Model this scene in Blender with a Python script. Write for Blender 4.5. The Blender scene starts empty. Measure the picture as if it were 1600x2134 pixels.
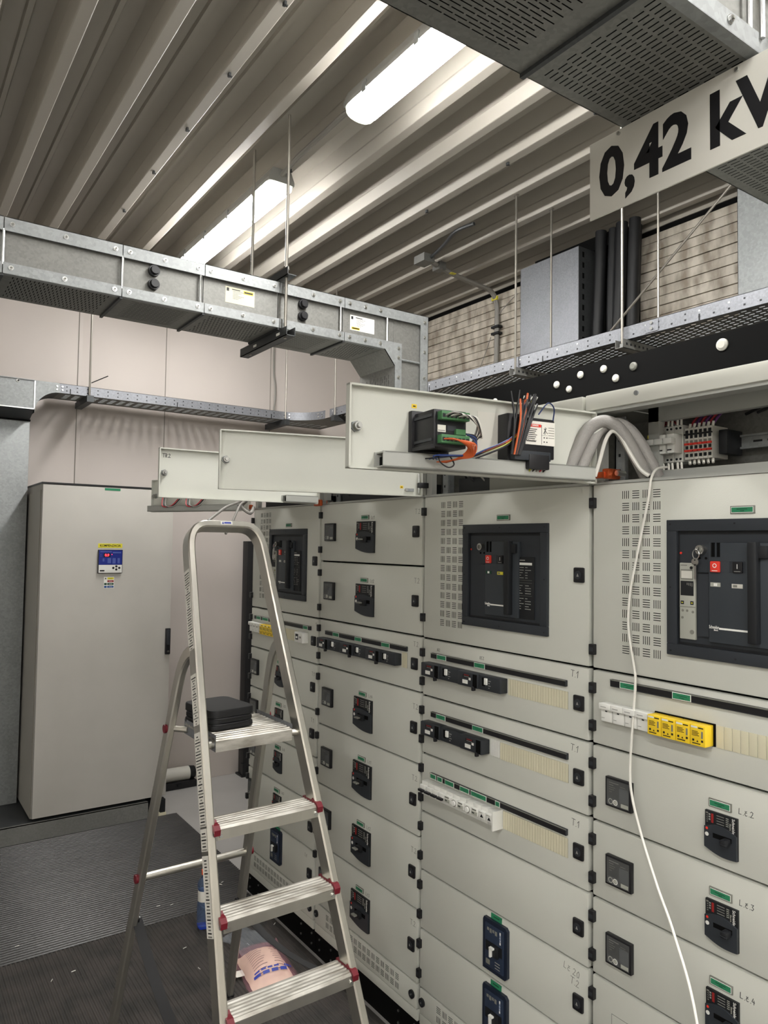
import bpy, bmesh, math, random
from mathutils import Matrix, Vector
random.seed(7)
R = math.radians
SC = bpy.context.scene
COL = SC.collection

# ------------------------------------------------------------------ camera
ZC = 1.662
def make_camera():
    yaw, pitch, roll, f = R(34.822), R(2.524), R(0.795), 1535.4
    fw = Vector((math.sin(yaw)*math.cos(pitch), math.cos(yaw)*math.cos(pitch), math.sin(pitch)))
    rt = Vector((math.cos(yaw), -math.sin(yaw), 0)); up = rt.cross(fw)
    r2 = rt*math.cos(roll) + up*math.sin(roll); u2 = up*math.cos(roll) - rt*math.sin(roll)
    cam = bpy.data.cameras.new('camera'); ob = bpy.data.objects.new('camera', cam); COL.objects.link(ob)
    cam.sensor_fit = 'HORIZONTAL'; cam.sensor_width = 36.0; cam.lens = 36.0*f/1600.0
    cam.clip_start = 0.02; cam.clip_end = 60
    ob.matrix_world = Matrix(((r2.x, u2.x, -fw.x, 0), (r2.y, u2.y, -fw.y, 0), (r2.z, u2.z, -fw.z, ZC), (0, 0, 0, 1)))
    SC.camera = ob
make_camera()
# ------------------------------------------------------------------ world, exposure (room is closed: light comes from its lamps and added unseen ones)
W = bpy.data.worlds.new('world'); SC.world = W; W.use_nodes = True
W.node_tree.nodes['Background'].inputs[0].default_value = (0.8, 0.85, 0.9, 1)
W.node_tree.nodes['Background'].inputs[1].default_value = 0.0
SC.view_settings.view_transform = 'Standard'; SC.view_settings.look = 'None'
SC.view_settings.exposure = 0.38; SC.view_settings.gamma = 1.0
LAMP_POWER = 70.0        # emission of every fluorescent diffuser in the room

# ------------------------------------------------------------------ materials
def lin(h):
    h = h.lstrip('#'); v = [int(h[i:i+2], 16)/255 for i in (0, 2, 4)]
    return tuple(c/12.92 if c <= .04045 else ((c+.055)/1.055)**2.4 for c in v) + (1,)
M = {}
def mat(name, col, rough=.5, metal=0, bump=0, bscale=60, var=0, vscale=6, spec=.5, trans=0, emit=None, es=1, alpha=1, aniso=None, spangle=0, dirt=None, ior=1.45, sc=(1, 1, 1), world=False):
    m = bpy.data.materials.new(name); m.use_nodes = True; nt = m.node_tree; N = nt.nodes; L = nt.links
    b = N['Principled BSDF']; c = lin(col)
    b.inputs['Base Color'].default_value = c; b.inputs['Roughness'].default_value = rough
    b.inputs['Metallic'].default_value = metal; b.inputs['Specular IOR Level'].default_value = spec
    b.inputs['Transmission Weight'].default_value = trans; b.inputs['IOR'].default_value = ior; b.inputs['Alpha'].default_value = alpha
    if emit: b.inputs['Emission Color'].default_value = lin(emit); b.inputs['Emission Strength'].default_value = es
    tc = N.new('ShaderNodeNewGeometry' if world else 'ShaderNodeTexCoord'); mp = N.new('ShaderNodeMapping'); L.new(tc.outputs['Position' if world else 'Object'], mp.inputs[0]); mp.inputs['Scale'].default_value = sc
    def noise(s, d=4):
        n = N.new('ShaderNodeTexNoise'); n.inputs['Scale'].default_value = s; n.inputs['Detail'].default_value = d; L.new(mp.outputs[0], n.inputs['Vector']); return n
    colout = None
    if var or dirt:
        n = noise(vscale); rp = N.new('ShaderNodeValToRGB'); L.new(n.outputs['Fac'], rp.inputs[0])
        a = [max(0, x*(1-var)) for x in c[:3]]+[1]; e = [min(1, x*(1+var)) for x in c[:3]]+[1]
        if dirt: a = list(lin(dirt))
        rp.color_ramp.elements[0].color = a; rp.color_ramp.elements[1].color = e
        rp.color_ramp.elements[0].position = .33; rp.color_ramp.elements[1].position = .62
        colout = rp.outputs[0]; L.new(colout, b.inputs['Base Color'])
    if spangle:
        v = N.new('ShaderNodeTexVoronoi'); v.inputs['Scale'].default_value = spangle; L.new(mp.outputs[0], v.inputs['Vector'])
        n2 = noise(5); mx = N.new('ShaderNodeMix'); mx.inputs[0].default_value = .62
        sp = N.new('ShaderNodeSeparateColor'); L.new(v.outputs['Color'], sp.inputs[0])
        L.new(sp.outputs[0], mx.inputs[2]); L.new(n2.outputs['Fac'], mx.inputs[3])
        rp = N.new('ShaderNodeValToRGB'); L.new(mx.outputs[0], rp.inputs[0])
        rp.color_ramp.elements[0].color = [x*.84 for x in c[:3]]+[1]; rp.color_ramp.elements[1].color = [min(1, x*1.12) for x in c[:3]]+[1]
        rp.color_ramp.elements[0].position = .25; rp.color_ramp.elements[1].position = .75
        L.new(rp.outputs[0], b.inputs['Base Color'])
        mr = N.new('ShaderNodeMapRange'); mr.inputs[3].default_value = rough-.06; mr.inputs[4].default_value = rough+.08
        L.new(mx.outputs[0], mr.inputs[0]); L.new(mr.outputs[0], b.inputs['Roughness'])
    if bump:
        n = noise(bscale, 3); bp = N.new('ShaderNodeBump'); bp.inputs['Strength'].default_value = bump; bp.inputs['Distance'].default_value = .002
        L.new(n.outputs['Fac'], bp.inputs['Height']); L.new(bp.outputs[0], b.inputs['Normal'])
    M[name] = m; return m
mat('paint', '#c4c5bc', .42, bump=.10, bscale=420, var=.02, vscale=2.5)
mat('paint_in', '#c3c4bb', .5, bump=.08, bscale=300)
mat('paint_grey', '#9fa09a', .5)
mat('cornice', '#c8c8bf', .45)
mat('cabinet_grey', '#b1aea7', .45, bump=.06, bscale=500, var=.02)
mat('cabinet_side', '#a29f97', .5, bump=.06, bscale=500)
mat('black_gap', '#060606', .8, spec=.15)
mat('plastic_black', '#17171a', .42)
mat('plastic_char', '#2a2d31', .45)
mat('slate', '#2b2f34', .48)
mat('slate2', '#33383d', .5)
mat('slate_dk', '#15171a', .55)
mat('relay_face', '#4a4b4b', .35)
mat('relay_window', '#5b5d5e', .25)
mat('navy', '#1d2433', .35)
mat('navy_in', '#2a3447', .35)
mat('galv', '#8f9292', .48, metal=.4, spangle=95)
mat('galv_dull', '#7c7c78', .55, metal=.5, spangle=130)
mat('galv_bright', '#83858a', .45, metal=.5, spangle=150)
mat('galv_dark', '#4a4c4d', .5, metal=.6, spangle=130)
mat('steel', '#b9b9b6', .3, metal=1)
mat('rod', '#9a968e', .4, metal=.9)
mat('bolt', '#c9cac8', .28, metal=1)
mat('alu', '#c4c1b8', .3, metal=.9, var=.08, vscale=14, bump=.05, bscale=200, sc=(1, 1, .2))
mat('alu_tread', '#c0bdb5', .42, metal=.55, dirt='#8d887e', var=.05, vscale=38, bump=.15, bscale=90, sc=(.3, 1, 1))
mat('chrome', '#d8d8d4', .18, metal=1)
mat('red_plastic', '#661320', .45)
mat('red', '#d8392c', .4)
mat('red_dark', '#8e2220', .5)
mat('orange', '#e2571f', .4)
mat('yellow', '#e8c52a', .45)
mat('yellow_label', '#d9cf3c', .5)
mat('green_label', '#2c7d58', .45)
mat('green_dark', '#17432f', .5)
mat('green_pcb', '#3f6f45', .5)
mat('beige', '#cfcab0', .5, var=.03)
mat('white_plastic', '#dcdcd6', .42)
mat('offwhite', '#c9c7be', .5)
mat('grey_plastic', '#a4a59b', .45)
mat('grey_mid', '#77776f', .5)
mat('white_mark', '#e6e6e0', .5)
mat('grey_mark', '#8b8b86', .5)
mat('pencil', '#6d6c68', .8)
mat('marker', '#26262a', .7)
mat('ink', '#111114', .5)
mat('blue_panel', '#1d2c7e', .35)
mat('blue_mark', '#4b5a9c', .4)
mat('blue_sign', '#1d4b86', .5)
mat('blue_print', '#2a3a94', .5)
mat('led_red', '#ff2a3a', .4, emit='#ff3040', es=3)
mat('wire_orange', '#c25a2c', .5)
mat('wire_black', '#1a1a1c', .5)
mat('wire_blue', '#2a3f78', .5)
mat('wire_red', '#a8323a', .5)
mat('wire_purple', '#6a3a78', .5)
mat('wire_yg', '#b8b83a', .5)
mat('wire_white', '#d6d4cc', .45)
mat('wire_grey', '#86837d', .5)
mat('hose_grey', '#8f8c88', .55, bump=.6, bscale=260)
mat('copper', '#b5532c', .35, metal=.8, bump=.8, bscale=200)
mat('wall_cream', '#bfb7b1', .7, var=.025, vscale=1.6, bump=.05, bscale=40)
mat('wall_plain', '#cdc9c1', .7)
mat('wall_plank', '#c2bbae', .6, var=.08, vscale=7, dirt='#8d8375', sc=(1, 2.2, .9), world=True, bump=.2, bscale=60)
mat('joint', '#bfb7b1', .6)
mat('joint_dark', '#77736a', .6)
mat('ceiling_white', '#a39e94', .45)
mat('floor_conc', '#a8a6a3', .35, var=.05, vscale=3, bump=.04, bscale=30)
mat('rubber', '#343332', .34, var=.12, vscale=7, bump=.06, bscale=120, spec=.6)
mat('rubber_old', '#373330', .75, dirt='#2b2a27', var=.22, vscale=12, bump=.15, bscale=120)
mat('strap', '#2a2a2b', .75)
mat('case_black', '#0e0e10', .6, bump=.3, bscale=500)
mat('cable_sheath', '#101113', .55, bump=.2, bscale=90, sc=(1, 1, .1))
mat('label_white', '#dedbd2', .5)
mat('lamp_body', '#8e8e8a', .5)
mat('lamp_on', '#ffffff', .4, emit='#fffdfa', es=LAMP_POWER)
mat('lamp_end', '#e9ecdf', .3, emit='#f4f7e6', es=1.2)
mat('pet_blue', '#9fb6dd', .06, trans=.9, ior=1.2)
mat('pet_base', '#3b58c8', .12, trans=.6, ior=1.25)
mat('bag_pink', '#e29aaa', .14, alpha=.2, bump=1.0, bscale=45)
mat('bag_content', '#ecd6bf', .6, var=.05, vscale=20)
mat('film', '#9aa0a6', .12, alpha=.35, bump=1.0, bscale=40)
mat('foot_black', '#141414', .7)

# ------------------------------------------------------------------ geometry helpers
def frame(loc, rz=0): return Matrix.Translation(Vector(loc)) @ Matrix.Rotation(rz, 4, 'Z')
class MB:
    """collects shapes of one part; a material slot per shape"""
    def __init__(s, m='paint'): s.v = []; s.f = []; s.fm = []; s.mats = []; s.m = m; s.sm = []
    def mi(s, m):
        m = m or s.m
        if m not in s.mats: s.mats.append(m)
        return s.mats.index(m)
    def add(s, vs, fs, m=None, smooth=False):
        o = len(s.v); s.v += [tuple(x) for x in vs]; k = s.mi(m)
        for q in fs: s.f.append(tuple(i+o for i in q)); s.fm.append(k); s.sm.append(smooth)
        return s
    def box(s, x0, x1, y0, y1, z0, z1, m=None, bev=0):
        if x0 > x1: x0, x1 = x1, x0
        if y0 > y1: y0, y1 = y1, y0
        if z0 > z1: z0, z1 = z1, z0
        if bev:
            bm = bmesh.new(); bmesh.ops.create_cube(bm, size=1)
            for v in bm.verts: v.co = Vector((x0+(v.co.x+.5)*(x1-x0), y0+(v.co.y+.5)*(y1-y0), z0+(v.co.z+.5)*(z1-z0)))
            bmesh.ops.bevel(bm, geom=bm.edges[:], offset=bev, segments=2, profile=.6, affect='EDGES')
            bm.verts.index_update(); vs = [v.co[:] for v in bm.verts]; fs = [[v.index for v in f.verts] for f in bm.faces]; bm.free()
            return s.add(vs, fs, m, True)
        return s.add([(x0, y0, z0), (x1, y0, z0), (x1, y1, z0), (x0, y1, z0), (x0, y0, z1), (x1, y0, z1), (x1, y1, z1), (x0, y1, z1)],
                     [(0, 3, 2, 1), (4, 5, 6, 7), (0, 1, 5, 4), (1, 2, 6, 5), (2, 3, 7, 6), (3, 0, 4, 7)], m)
    def cyl(s, p0, p1, r, n=10, m=None, r1=None, caps=True):
        p0 = Vector(p0); p1 = Vector(p1); d = (p1-p0).normalized(); a = d.orthogonal().normalized(); b = d.cross(a); r1 = r if r1 is None else r1
        vs = []
        for p, q in ((p0, r), (p1, r1)):
            for i in range(n):
                t = 2*math.pi*i/n; vs.append(p+a*math.cos(t)*q+b*math.sin(t)*q)
        s.add(vs, [(i, (i+1) % n, n+(i+1) % n, n+i) for i in range(n)], m, True)
        if caps: s.add(vs[:n], [tuple(range(n-1, -1, -1))], m); s.add(vs[n:], [tuple(range(n))], m)
        return s
    def tube(s, pts, r, n=8, m=None, closed=False):
        pts = [Vector(p) for p in pts]; k = len(pts); a = None; rings = []
        for i, p in enumerate(pts):
            t = (pts[min(i+1, k-1)]-pts[max(i-1, 0)]).normalized()
            if a is None: a = t.orthogonal().normalized()
            a = (a-t*a.dot(t)); a = a.normalized() if a.length > 1e-6 else t.orthogonal().normalized(); b = t.cross(a)
            rings.append([p+a*math.cos(2*math.pi*j/n)*r+b*math.sin(2*math.pi*j/n)*r for j in range(n)])
        vs = [v for g in rings for v in g]
        fs = [(i*n+j, i*n+(j+1) % n, (i+1)*n+(j+1) % n, (i+1)*n+j) for i in range(k-1) for j in range(n)]
        s.add(vs, fs, m, True); s.add(rings[0], [tuple(range(n-1, -1, -1))], m); s.add(rings[-1], [tuple(range(n))], m); return s
    def sweep(s, pts, nrm, prof, m=None):
        """profile [(a,b)] swept along pts; a along nrm, b along nrm x tangent"""
        pts = [Vector(p) for p in pts]; nrm = Vector(nrm).normalized(); k = len(pts); n = len(prof); vs = []
        for i, p in enumerate(pts):
            t = (pts[min(i+1, k-1)]-pts[max(i-1, 0)]).normalized(); b = nrm.cross(t).normalized()
            vs += [p+nrm*u+b*w for u, w in prof]
        s.add(vs, [(i*n+j, i*n+(j+1) % n, (i+1)*n+(j+1) % n, (i+1)*n+j) for i in range(k-1) for j in range(n)], m, True)
        s.add(vs[:n], [tuple(range(n-1, -1, -1))], m); s.add(vs[-n:], [tuple(range(n))], m); return s
    def prism(s, poly, y0, y1, m=None):
        """poly [(x,z)] extruded from y0 to y1 (front at y0)"""
        n = len(poly); vs = [(x, y0, z) for x, z in poly]+[(x, y1, z) for x, z in poly]
        return s.add(vs, [tuple(range(n)), tuple(range(2*n-1, n-1, -1))]+[(i, i+n, (i+1) % n+n, (i+1) % n) for i in range(n)], m)
    def disc(s, x, z, r, y0, y1, n=14, m=None):
        return s.cyl((x, y1, z), (x, y0, z), r, n, m)
    def ring(s, x, z, r0, r1, y, n=18, m=None):
        vs = []
        for r in (r0, r1): vs += [(x+r*math.cos(2*math.pi*i/n), y, z+r*math.sin(2*math.pi*i/n)) for i in range(n)]
        return s.add(vs, [(i, (i+1) % n, n+(i+1) % n, n+i) for i in range(n)], m)
    def perf(s, x0, x1, y0, y1, z, px, py, sx, sy, stag=True, mx=.02, my=.02, m=None):
        """sheet in a horizontal plane with real slots"""
        nx = max(1, int((x1-x0-2*mx)/px)); ny = max(1, int((y1-y0-2*my)/py)); ax = (x0+x1-nx*px)/2; ay = (y0+y1-ny*py)/2
        q = lambda a, b, c, d: s.add([(a, c, z), (b, c, z), (b, d, z), (a, d, z)], [(0, 3, 2, 1)], m)
        q(x0, x1, y0, ay); q(x0, x1, ay+ny*py, y1)
        for j in range(ny):
            b0 = ay+j*py; b1 = b0+py; c0 = b0+(py-sy)/2; c1 = c0+sy; sh = (px/2 if (stag and j % 2) else 0); k = nx-(1 if sh else 0)
            l0 = ax+sh; r0 = l0+k*px; q(x0, l0, b0, b1); q(r0, x1, b0, b1)
            for i in range(k):
                a0 = l0+i*px; a1 = a0+px; d0 = a0+(px-sx)/2; d1 = d0+sx
                s.add([(a0, b0, z), (a1, b0, z), (a1, b1, z), (a0, b1, z), (d0, c0, z), (d1, c0, z), (d1, c1, z), (d0, c1, z)],
                      [(0, 4, 5, 1), (1, 5, 6, 2), (2, 6, 7, 3), (3, 7, 4, 0)], m)
        return s
    def mesh(s, name):
        me = bpy.data.meshes.new(name); me.from_pydata(s.v, [], s.f); me.update()
        for m in s.mats: me.materials.append(M[m])
        me.polygons.foreach_set('material_index', s.fm); me.polygons.foreach_set('use_smooth', s.sm)
        bm = bmesh.new(); bm.from_mesh(me); bmesh.ops.recalc_face_normals(bm, faces=bm.faces[:]); bm.to_mesh(me); bm.free()
        if any(s.sm): me.set_sharp_from_angle(angle=R(40))
        return me
    def build(s, name, parent=None, w=None, keep=False): return place(name, s.mesh(name), parent, w)
WM = {}
def place(name, me, parent=None, w=None):
    o = bpy.data.objects.new(name, me); COL.objects.link(o); w = w or (WM[parent] if parent else Matrix.Identity(4))
    WM[o] = w
    if parent: o.parent = parent; o.matrix_basis = WM[parent].inverted() @ w
    else: o.matrix_basis = w
    return o
def empty(name, loc, rz=0, parent=None, w=None):
    o = place(name, None, parent, w or frame(loc, rz)); o.empty_display_size = .1; return o
def tag(o, label, cat, group=None, kind=None):
    o['label'] = label; o['category'] = cat
    if group: o['group'] = group
    if kind: o['kind'] = kind
    return o
def struct(o, label=None):
    o['kind'] = 'structure'
    if label: o['label'] = label
    return o
def at(parent, x, y, z, rz=0): return WM[parent] @ frame((x, y, z), rz)
_tx = {}
def textmesh(s, size, m, bold=0, squeeze=1, depth=.0004, align='CENTER'):
    key = (s, size, m, bold, squeeze, align)
    if key in _tx: return _tx[key]
    cu = bpy.data.curves.new('lettering', 'FONT'); cu.body = s; cu.size = size; cu.align_x = align; cu.align_y = 'CENTER'
    cu.offset = bold; cu.extrude = depth; cu.resolution_u = 3
    ob = bpy.data.objects.new('lettering_source', cu); COL.objects.link(ob); bpy.context.view_layer.update()
    me = bpy.data.meshes.new_from_object(ob.evaluated_get(bpy.context.evaluated_depsgraph_get()))
    bpy.data.objects.remove(ob); bpy.data.curves.remove(cu)
    me.transform(Matrix(((squeeze, 0, 0, 0), (0, 0, -1, 0), (0, 1, 0, 0), (0, 0, 0, 1))))   # stands up, faces -Y
    me.materials.clear(); me.materials.append(M[m]); me.name = 'lettering'
    _tx[key] = me; return me
def text(parent, s, x, y, z, size, m, bold=0, squeeze=1, rot=0, name='lettering', align='CENTER'):
    return place(name, textmesh(s, size, m, bold, squeeze, align=align), parent, at(parent, x, y, z) @ Matrix.Rotation(rot, 4, 'Y'))
STROKES = {'T': [[(0, 1), (.7, 1)], [(.35, 1), (.33, 0)]], '.': [[(.1, .03), (.16, .03)]], '1': [[(.05, .65), (.35, 1), (.3, 0)]],
 '2': [[(.05, .8), (.25, 1), (.5, .85), (.4, .5), (.05, 0), (.6, .05)]], '3': [[(.05, .95), (.5, .95), (.25, .6), (.5, .35), (.3, .02), (.05, .1)]],
 '4': [[(.3, 1), (.05, .4), (.55, .4)], [(.42, .7), (.38, 0)]], 'L': [[(.12, 1), (.05, .03), (.5, .05)]], 'c': [[(.45, .5), (.2, .55), (.08, .25), (.25, 0), (.48, .08)], [(.12, .78), (.28, .68), (.45, .82)]],
 '0': [[(.3, 1), (.05, .6), (.15, .05), (.45, .1), (.5, .7), (.3, 1)]], 'R': [[(.08, 0), (.1, 1), (.45, .9), (.4, .55), (.1, .5), (.5, 0)]], 'E': [[(.5, 1), (.1, 1), (.1, 0), (.5, 0)], [(.1, .5), (.4, .5)]],
 'Z': [[(.05, 1), (.5, 1), (.05, 0), (.55, 0)]], ' ': []}
_hw = {}
def handwrite(parent, s, x, z, h, m='pencil', wd=.0011, slope=0, y=-.0004):
    key = (s, h, m, wd)
    if key not in _hw:
        b = MB(m); cx = 0
        for ch in s:
            for st in STROKES[ch]:
                for p, q in zip(st, st[1:]):
                    p = Vector((cx+p[0]*h, p[1]*h)); q = Vector((cx+q[0]*h, q[1]*h)); d = (q-p); d = d.normalized() if d.length else Vector((1, 0)); n = Vector((-d.y, d.x))*wd/2; p = p-d*wd/3; q = q+d*wd/3
                    b.prism([(p+n)[:], (p-n)[:], (q-n)[:], (q+n)[:]], 0, .0006)
            cx += h*(.3 if ch in '. ' else .75)
        _hw[key] = b.mesh('handwriting')
    return place('handwriting', _hw[key], parent, at(parent, x, y, z) @ Matrix.Rotation(slope, 4, 'Y'))

# ================================================================== SETTING
CZ = 3.42           # underside of the ceiling ribs
XL, XR, YN, YB = -4.6, 3.45, -5.2, 5.02
def setting():
    b = MB('floor_conc'); b.box(XL-.1, XR+.1, YN-.1, YB+.1, -.12, 0); struct(b.build('floor'), 'smooth grey concrete floor')
    # back wall: cream panels between joint strips
    wb = struct(MB('wall_cream').box(XL-.1, XR+.1, YB+.03, YB+.12, 0, 3.7).build('wall_back'), 'cream panelled back wall')
    xs = [XL, -.55, .52, 1.075, 1.648, 2.445, XR]
    for a, c in zip(xs, xs[1:]):
        MB('wall_cream').box(a+.007, c-.007, YB, YB+.03, 0, 3.56, bev=.003).build('wall_panel', wb)
    for x in xs[1:-1]:
        b = MB('joint'); b.box(x-.011, x+.011, YB-.005, YB, 0.0, 3.5); b.box(x-.015, x-.011, YB-.003, YB, 0, 3.5, 'joint_dark'); b.build('joint_trim', wb)
    # right wall: narrow horizontal boards
    wr = struct(MB('joint_dark').box(XR+.02, XR+.1, YN, YB, 0, 3.7).build('wall_right'), 'weathered wall of narrow horizontal cream boards')
    me = [MB('wall_plank').box(0, .02, YN, YB, 0, .0485, bev=.004).mesh('board') for _ in range(1)]
    n = 0; z = 1.53
    while z+.05 < 3.40:
        d = (0, .0025, .001, .004)[n % 4]; place('board', me[0], wr, frame((XR+d-.002, 0, z))); z += .0515; n += 1
    MB('black_gap').box(XR-.004, XR+.02, YN, YB, 3.375, 3.40).build('shadow_gap', wr)
    MB('ceiling_white').box(XR-.012, XR+.02, YN, YB, 3.40, 3.47).build('edge_trim', wr)
    struct(MB('wall_plain').box(XL-.1, XL, YN, YB, 0, 3.7).build('wall_left'))
    struct(MB('wall_plain').box(XL-.1, XR+.1, YN-.1, YN, 0, 3.7).build('wall_rear'))
    # ceiling: trapezoidal steel deck running along Y, several sheets
    p = .2585; x0 = .546; h = .125; k0 = int((XL-x0)/p)-1; k1 = int((XR-x0)/p)+1
    ce = struct(MB('joint_dark').box(XL-.1, XR+.1, YN-.1, YB+.1, CZ+h+.02, CZ+h+.08).build('ceiling'), 'white trapezoidal steel deck ceiling')
    def prof(k):
        e = x0+k*p   # right edge of the bottom flange
        f = .046; w = .032; t = p-f-2*w
        return [(e-f, 0), (e-f+.003, -.0015), (e-.003, -.0015), (e, .0), (e+w, h), (e+w+t*.40, h), (e+w+t*.44, h-.012), (e+w+t*.56, h-.012), (e+w+t*.60, h), (e+w+t, h), (e+w+t+w*.55, h*.45), (e+w+t+w*.5, h*.38)]
    for k in range(k0, k1, 3):
        pts = []
        for j in range(k, min(k+3, k1)): pts += prof(j)
        pts.append((x0+(min(k+3, k1))*p-.046, 0))
        b = MB('ceiling_white'); n = len(pts)
        vs = [(x, YN, CZ+z) for x, z in pts]+[(x, YB, CZ+z) for x, z in pts]
        b.add(vs, [(i, i+1, n+i+1, n+i) for i in range(n-1)]); b.build('deck_sheet', ce)
    # small clips under the ribs
    cl = MB('galv_dark').box(-.004, .004, -.008, .008, -.014, 0).box(-.004, .010, -.004, .004, -.014, -.010).mesh('rib_clip')
    for k, ys in ((2, (3.95, 3.45, 3.0, 2.55, 2.1)), (4, (3.7, 3.05, 2.4)), (7, (3.0, 2.4, 1.9))):
        for y in ys: place('rib_clip', cl, ce, frame((x0+k*p-.023, y, CZ)))
    # rubber mats
def mats_on_floor():
    # far mat: ribs run along X; near mat: ribs run along Y
    def ribbed(x0, x1, y0, y1, pitch, along, m, h=.006):
        b = MB(m); b.box(x0, min(x1, 1.528), y0, y1, .0005, h*.55)
        if x1 > 1.528: b.box(1.528, x1, 3.32, y1, .0005, h*.55)
        n = int(((y1-y0) if along == 'X' else (x1-x0))/pitch)
        pr = [(.06, .45), (.16, .78), (.28, .96), (.42, 1), (.56, .96), (.68, .78), (.78, .45)]; k = len(pr)
        for i in range(n):
            if along == 'X': a = y0+i*pitch; vs = [(x, a+u*pitch, h*v) for x in (x0, x1 if a > 3.32 else 1.528) for u, v in pr]
            else: a = x0+i*pitch; vs = [(a+u*pitch, y, h*v) for y in (y0, y1) for u, v in pr]
            b.add(vs, [(q, q+1, q+k+1, q+k) for q in range(k-1)], None, True)
        return b
    tag(ribbed(-1.2, 1.595, 3.245, 4.478, .0195, 'X', 'rubber', .008).build('rubber_mat'), 'grey fine-ribbed rubber mat in front of the grey cabinet with the blue controller', 'mat')
    tag(ribbed(-.9, 1.525, -.6, 3.238, .0165, 'Y', 'rubber_old', .008).build('rubber_mat'), 'brown-black coarse-ribbed rubber mat under the stepladder', 'mat')
setting(); mats_on_floor()

# ================================================================== LAMPS
def lamp(y0, x, label, length=1.28, seen_end=True):
    t = tag(empty('fluorescent_lamp', (x, y0, CZ)), label, 'lamp', 'ceiling lamps')
    b = MB('lamp_body'); w = .066
    pr = [(-w*.7, -.002), (w*.7, -.002), (w, -.05), (w, -.066), (-w, -.066), (-w, -.05)]
    n = len(pr); vs = [(a, 0, c) for a, c in pr]+[(a, length, c) for a, c in pr]
    b.add(vs, [tuple(range(n)), tuple(range(2*n-1, n-1, -1))]+[(i, (i+1) % n, (i+1) % n+n, i+n) for i in range(n)]); b.build('housing', t)
    # clear cover, rounded in section and at the ends
    def cover(y_a, y_b, m, nm, endround):
        b = MB(m); rows = []
        ys = [y_a+endround*s for s in (0, .15, .45, 1)]+[y_b-endround*s for s in (1, .45, .15, 0)] if endround else [y_a, y_b]
        sc = [.55, .8, .95, 1, 1, .95, .8, .55] if endround else [1, 1]
        for y, q in zip(ys, sc): rows.append([(math.cos(math.pi*i/10)*(w-.003)*q, y, -.066-math.sin(math.pi*i/10)**.6*.045*q) for i in range(11)])
        vs = [v for r in rows for v in r]; k = 11
        b.add(vs, [(i*k+j, i*k+j+1, (i+1)*k+j+1, (i+1)*k+j) for i in range(len(rows)-1) for j in range(k-1)], None, True)
        b.add(rows[0], [tuple(range(k))]); b.add(rows[-1], [tuple(range(k))]); return b.build(nm, t)
    cover(.045, length-.045, 'lamp_on', 'diffuser', 0)
    for ya, yb in ((0, .0449), (length-.0449, length)): cover(ya, yb, 'lamp_end', 'end_cap', .016)
    for i in range(4):
        for sx in (-1, 1): MB('galv').box(sx*w-.003, sx*w+.003, .16+i*.32, .185+i*.32, -.078, -.035).build('clip', t)
    return t
lamp(3.07, 1.525, 'lit fluorescent ceiling lamp with grey end housing above the galvanised duct with black plugs')
lamp(1.11, 1.51, 'lit fluorescent ceiling lamp partly hidden by the slotted duct near the sign')
for yy, nm in ((-.85, 'next to the duct carrying the sign'), (-2.81, 'in the middle of the aisle, unseen and added for light'), (-4.77, 'at the rear wall, unseen and added for fill')):  # second and third are unseen, added to light faces turned to the viewer
    lamp(yy, 1.51, 'fluorescent ceiling lamp of the switchgear row '+nm)
for xx, row in ((-.75, 'middle row'), (-2.9, 'added unseen row nearest the left wall')):  # left row and rear-wall lamps are unseen, added to brighten doors and walls
    for yy, nm in ((-4.77, 'at the rear wall, unseen and added for fill'), (-2.81, 'farther behind the viewer'), (-.85, 'beside the viewer')):
        lamp(yy, xx, 'fluorescent ceiling lamp of the %s, %s' % (row, nm))
tag(MB('wire_grey').tube([(1.515, 2.385, CZ-.035), (1.515, 2.5, CZ-.016), (1.52, 2.9, CZ-.016), (1.525, 3.08, CZ-.03)], .011).build('lamp_cable'), 'grey cable run linking the two lit ceiling lamps', 'cable')

# ================================================================== SWITCHGEAR
FX = 1.53; ZT = 1.826; ZB = .215; HZ0, HZ1 = 1.823, 2.007
ROWS = [ZT, 1.352]+[1.352-.1895*i for i in range(1, 7)]
ROWS2 = [ZT, 1.590, 1.354, 1.1665, .9287, .6908, .453, ZB]
def mk_handle():
    b = MB('plastic_black'); b.box(-.0165, .0165, -.009, 0, -.020, .020, bev=.004)
    b.disc(0, 0, .011, -.0105, -.008, 16, 'plastic_char'); b.prism([(-.0035, -.004), (.0035, -.004), (0, .004)], -.0112, -.0104, 'grey_mark'); return b.mesh('door_handle')
def mk_hinge():
    return MB('plastic_black').box(-.007, .009, -.012, .010, -.0135, .0135, bev=.002).box(-.005, .007, -.0125, -.011, -.005, .005, 'plastic_char').mesh('hinge')
def mk_lock():
    b = MB('plastic_black'); b.disc(0, 0, .0135, -.006, 0, 18); b.disc(0, 0, .0085, -.0075, -.005, 16, 'plastic_char'); b.disc(0, 0, .003, -.0083, -.007, 8, 'steel'); return b.mesh('quarter_turn_lock')
def vent_mesh(nc, nr, p=.0293, hz=False, start=0):
    b = MB('black_gap'); L = .0098
    for r in range(nr):
        for c in range(nc):
            cx = c*p; cz = -r*p
            for i in range(4):
                d = (-1.5+i)*.0056
                if (r+c+start) % 2: b.box(cx-L, cx+L, -.0004, .0006, cz+d-.0009, cz+d+.0009)
                else: b.box(cx+d-.0008, cx+d+.0008, -.0004, .0006, cz-L, cz+L)
    return b.mesh('vent_slots')
HANDLE = mk_handle(); HINGE = mk_hinge(); LOCK = mk_lock(); VENT = vent_mesh(4, 14); GRILL = vent_mesh(17, 2, start=1); GRILL_S = vent_mesh(15, 2, start=1)
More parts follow.
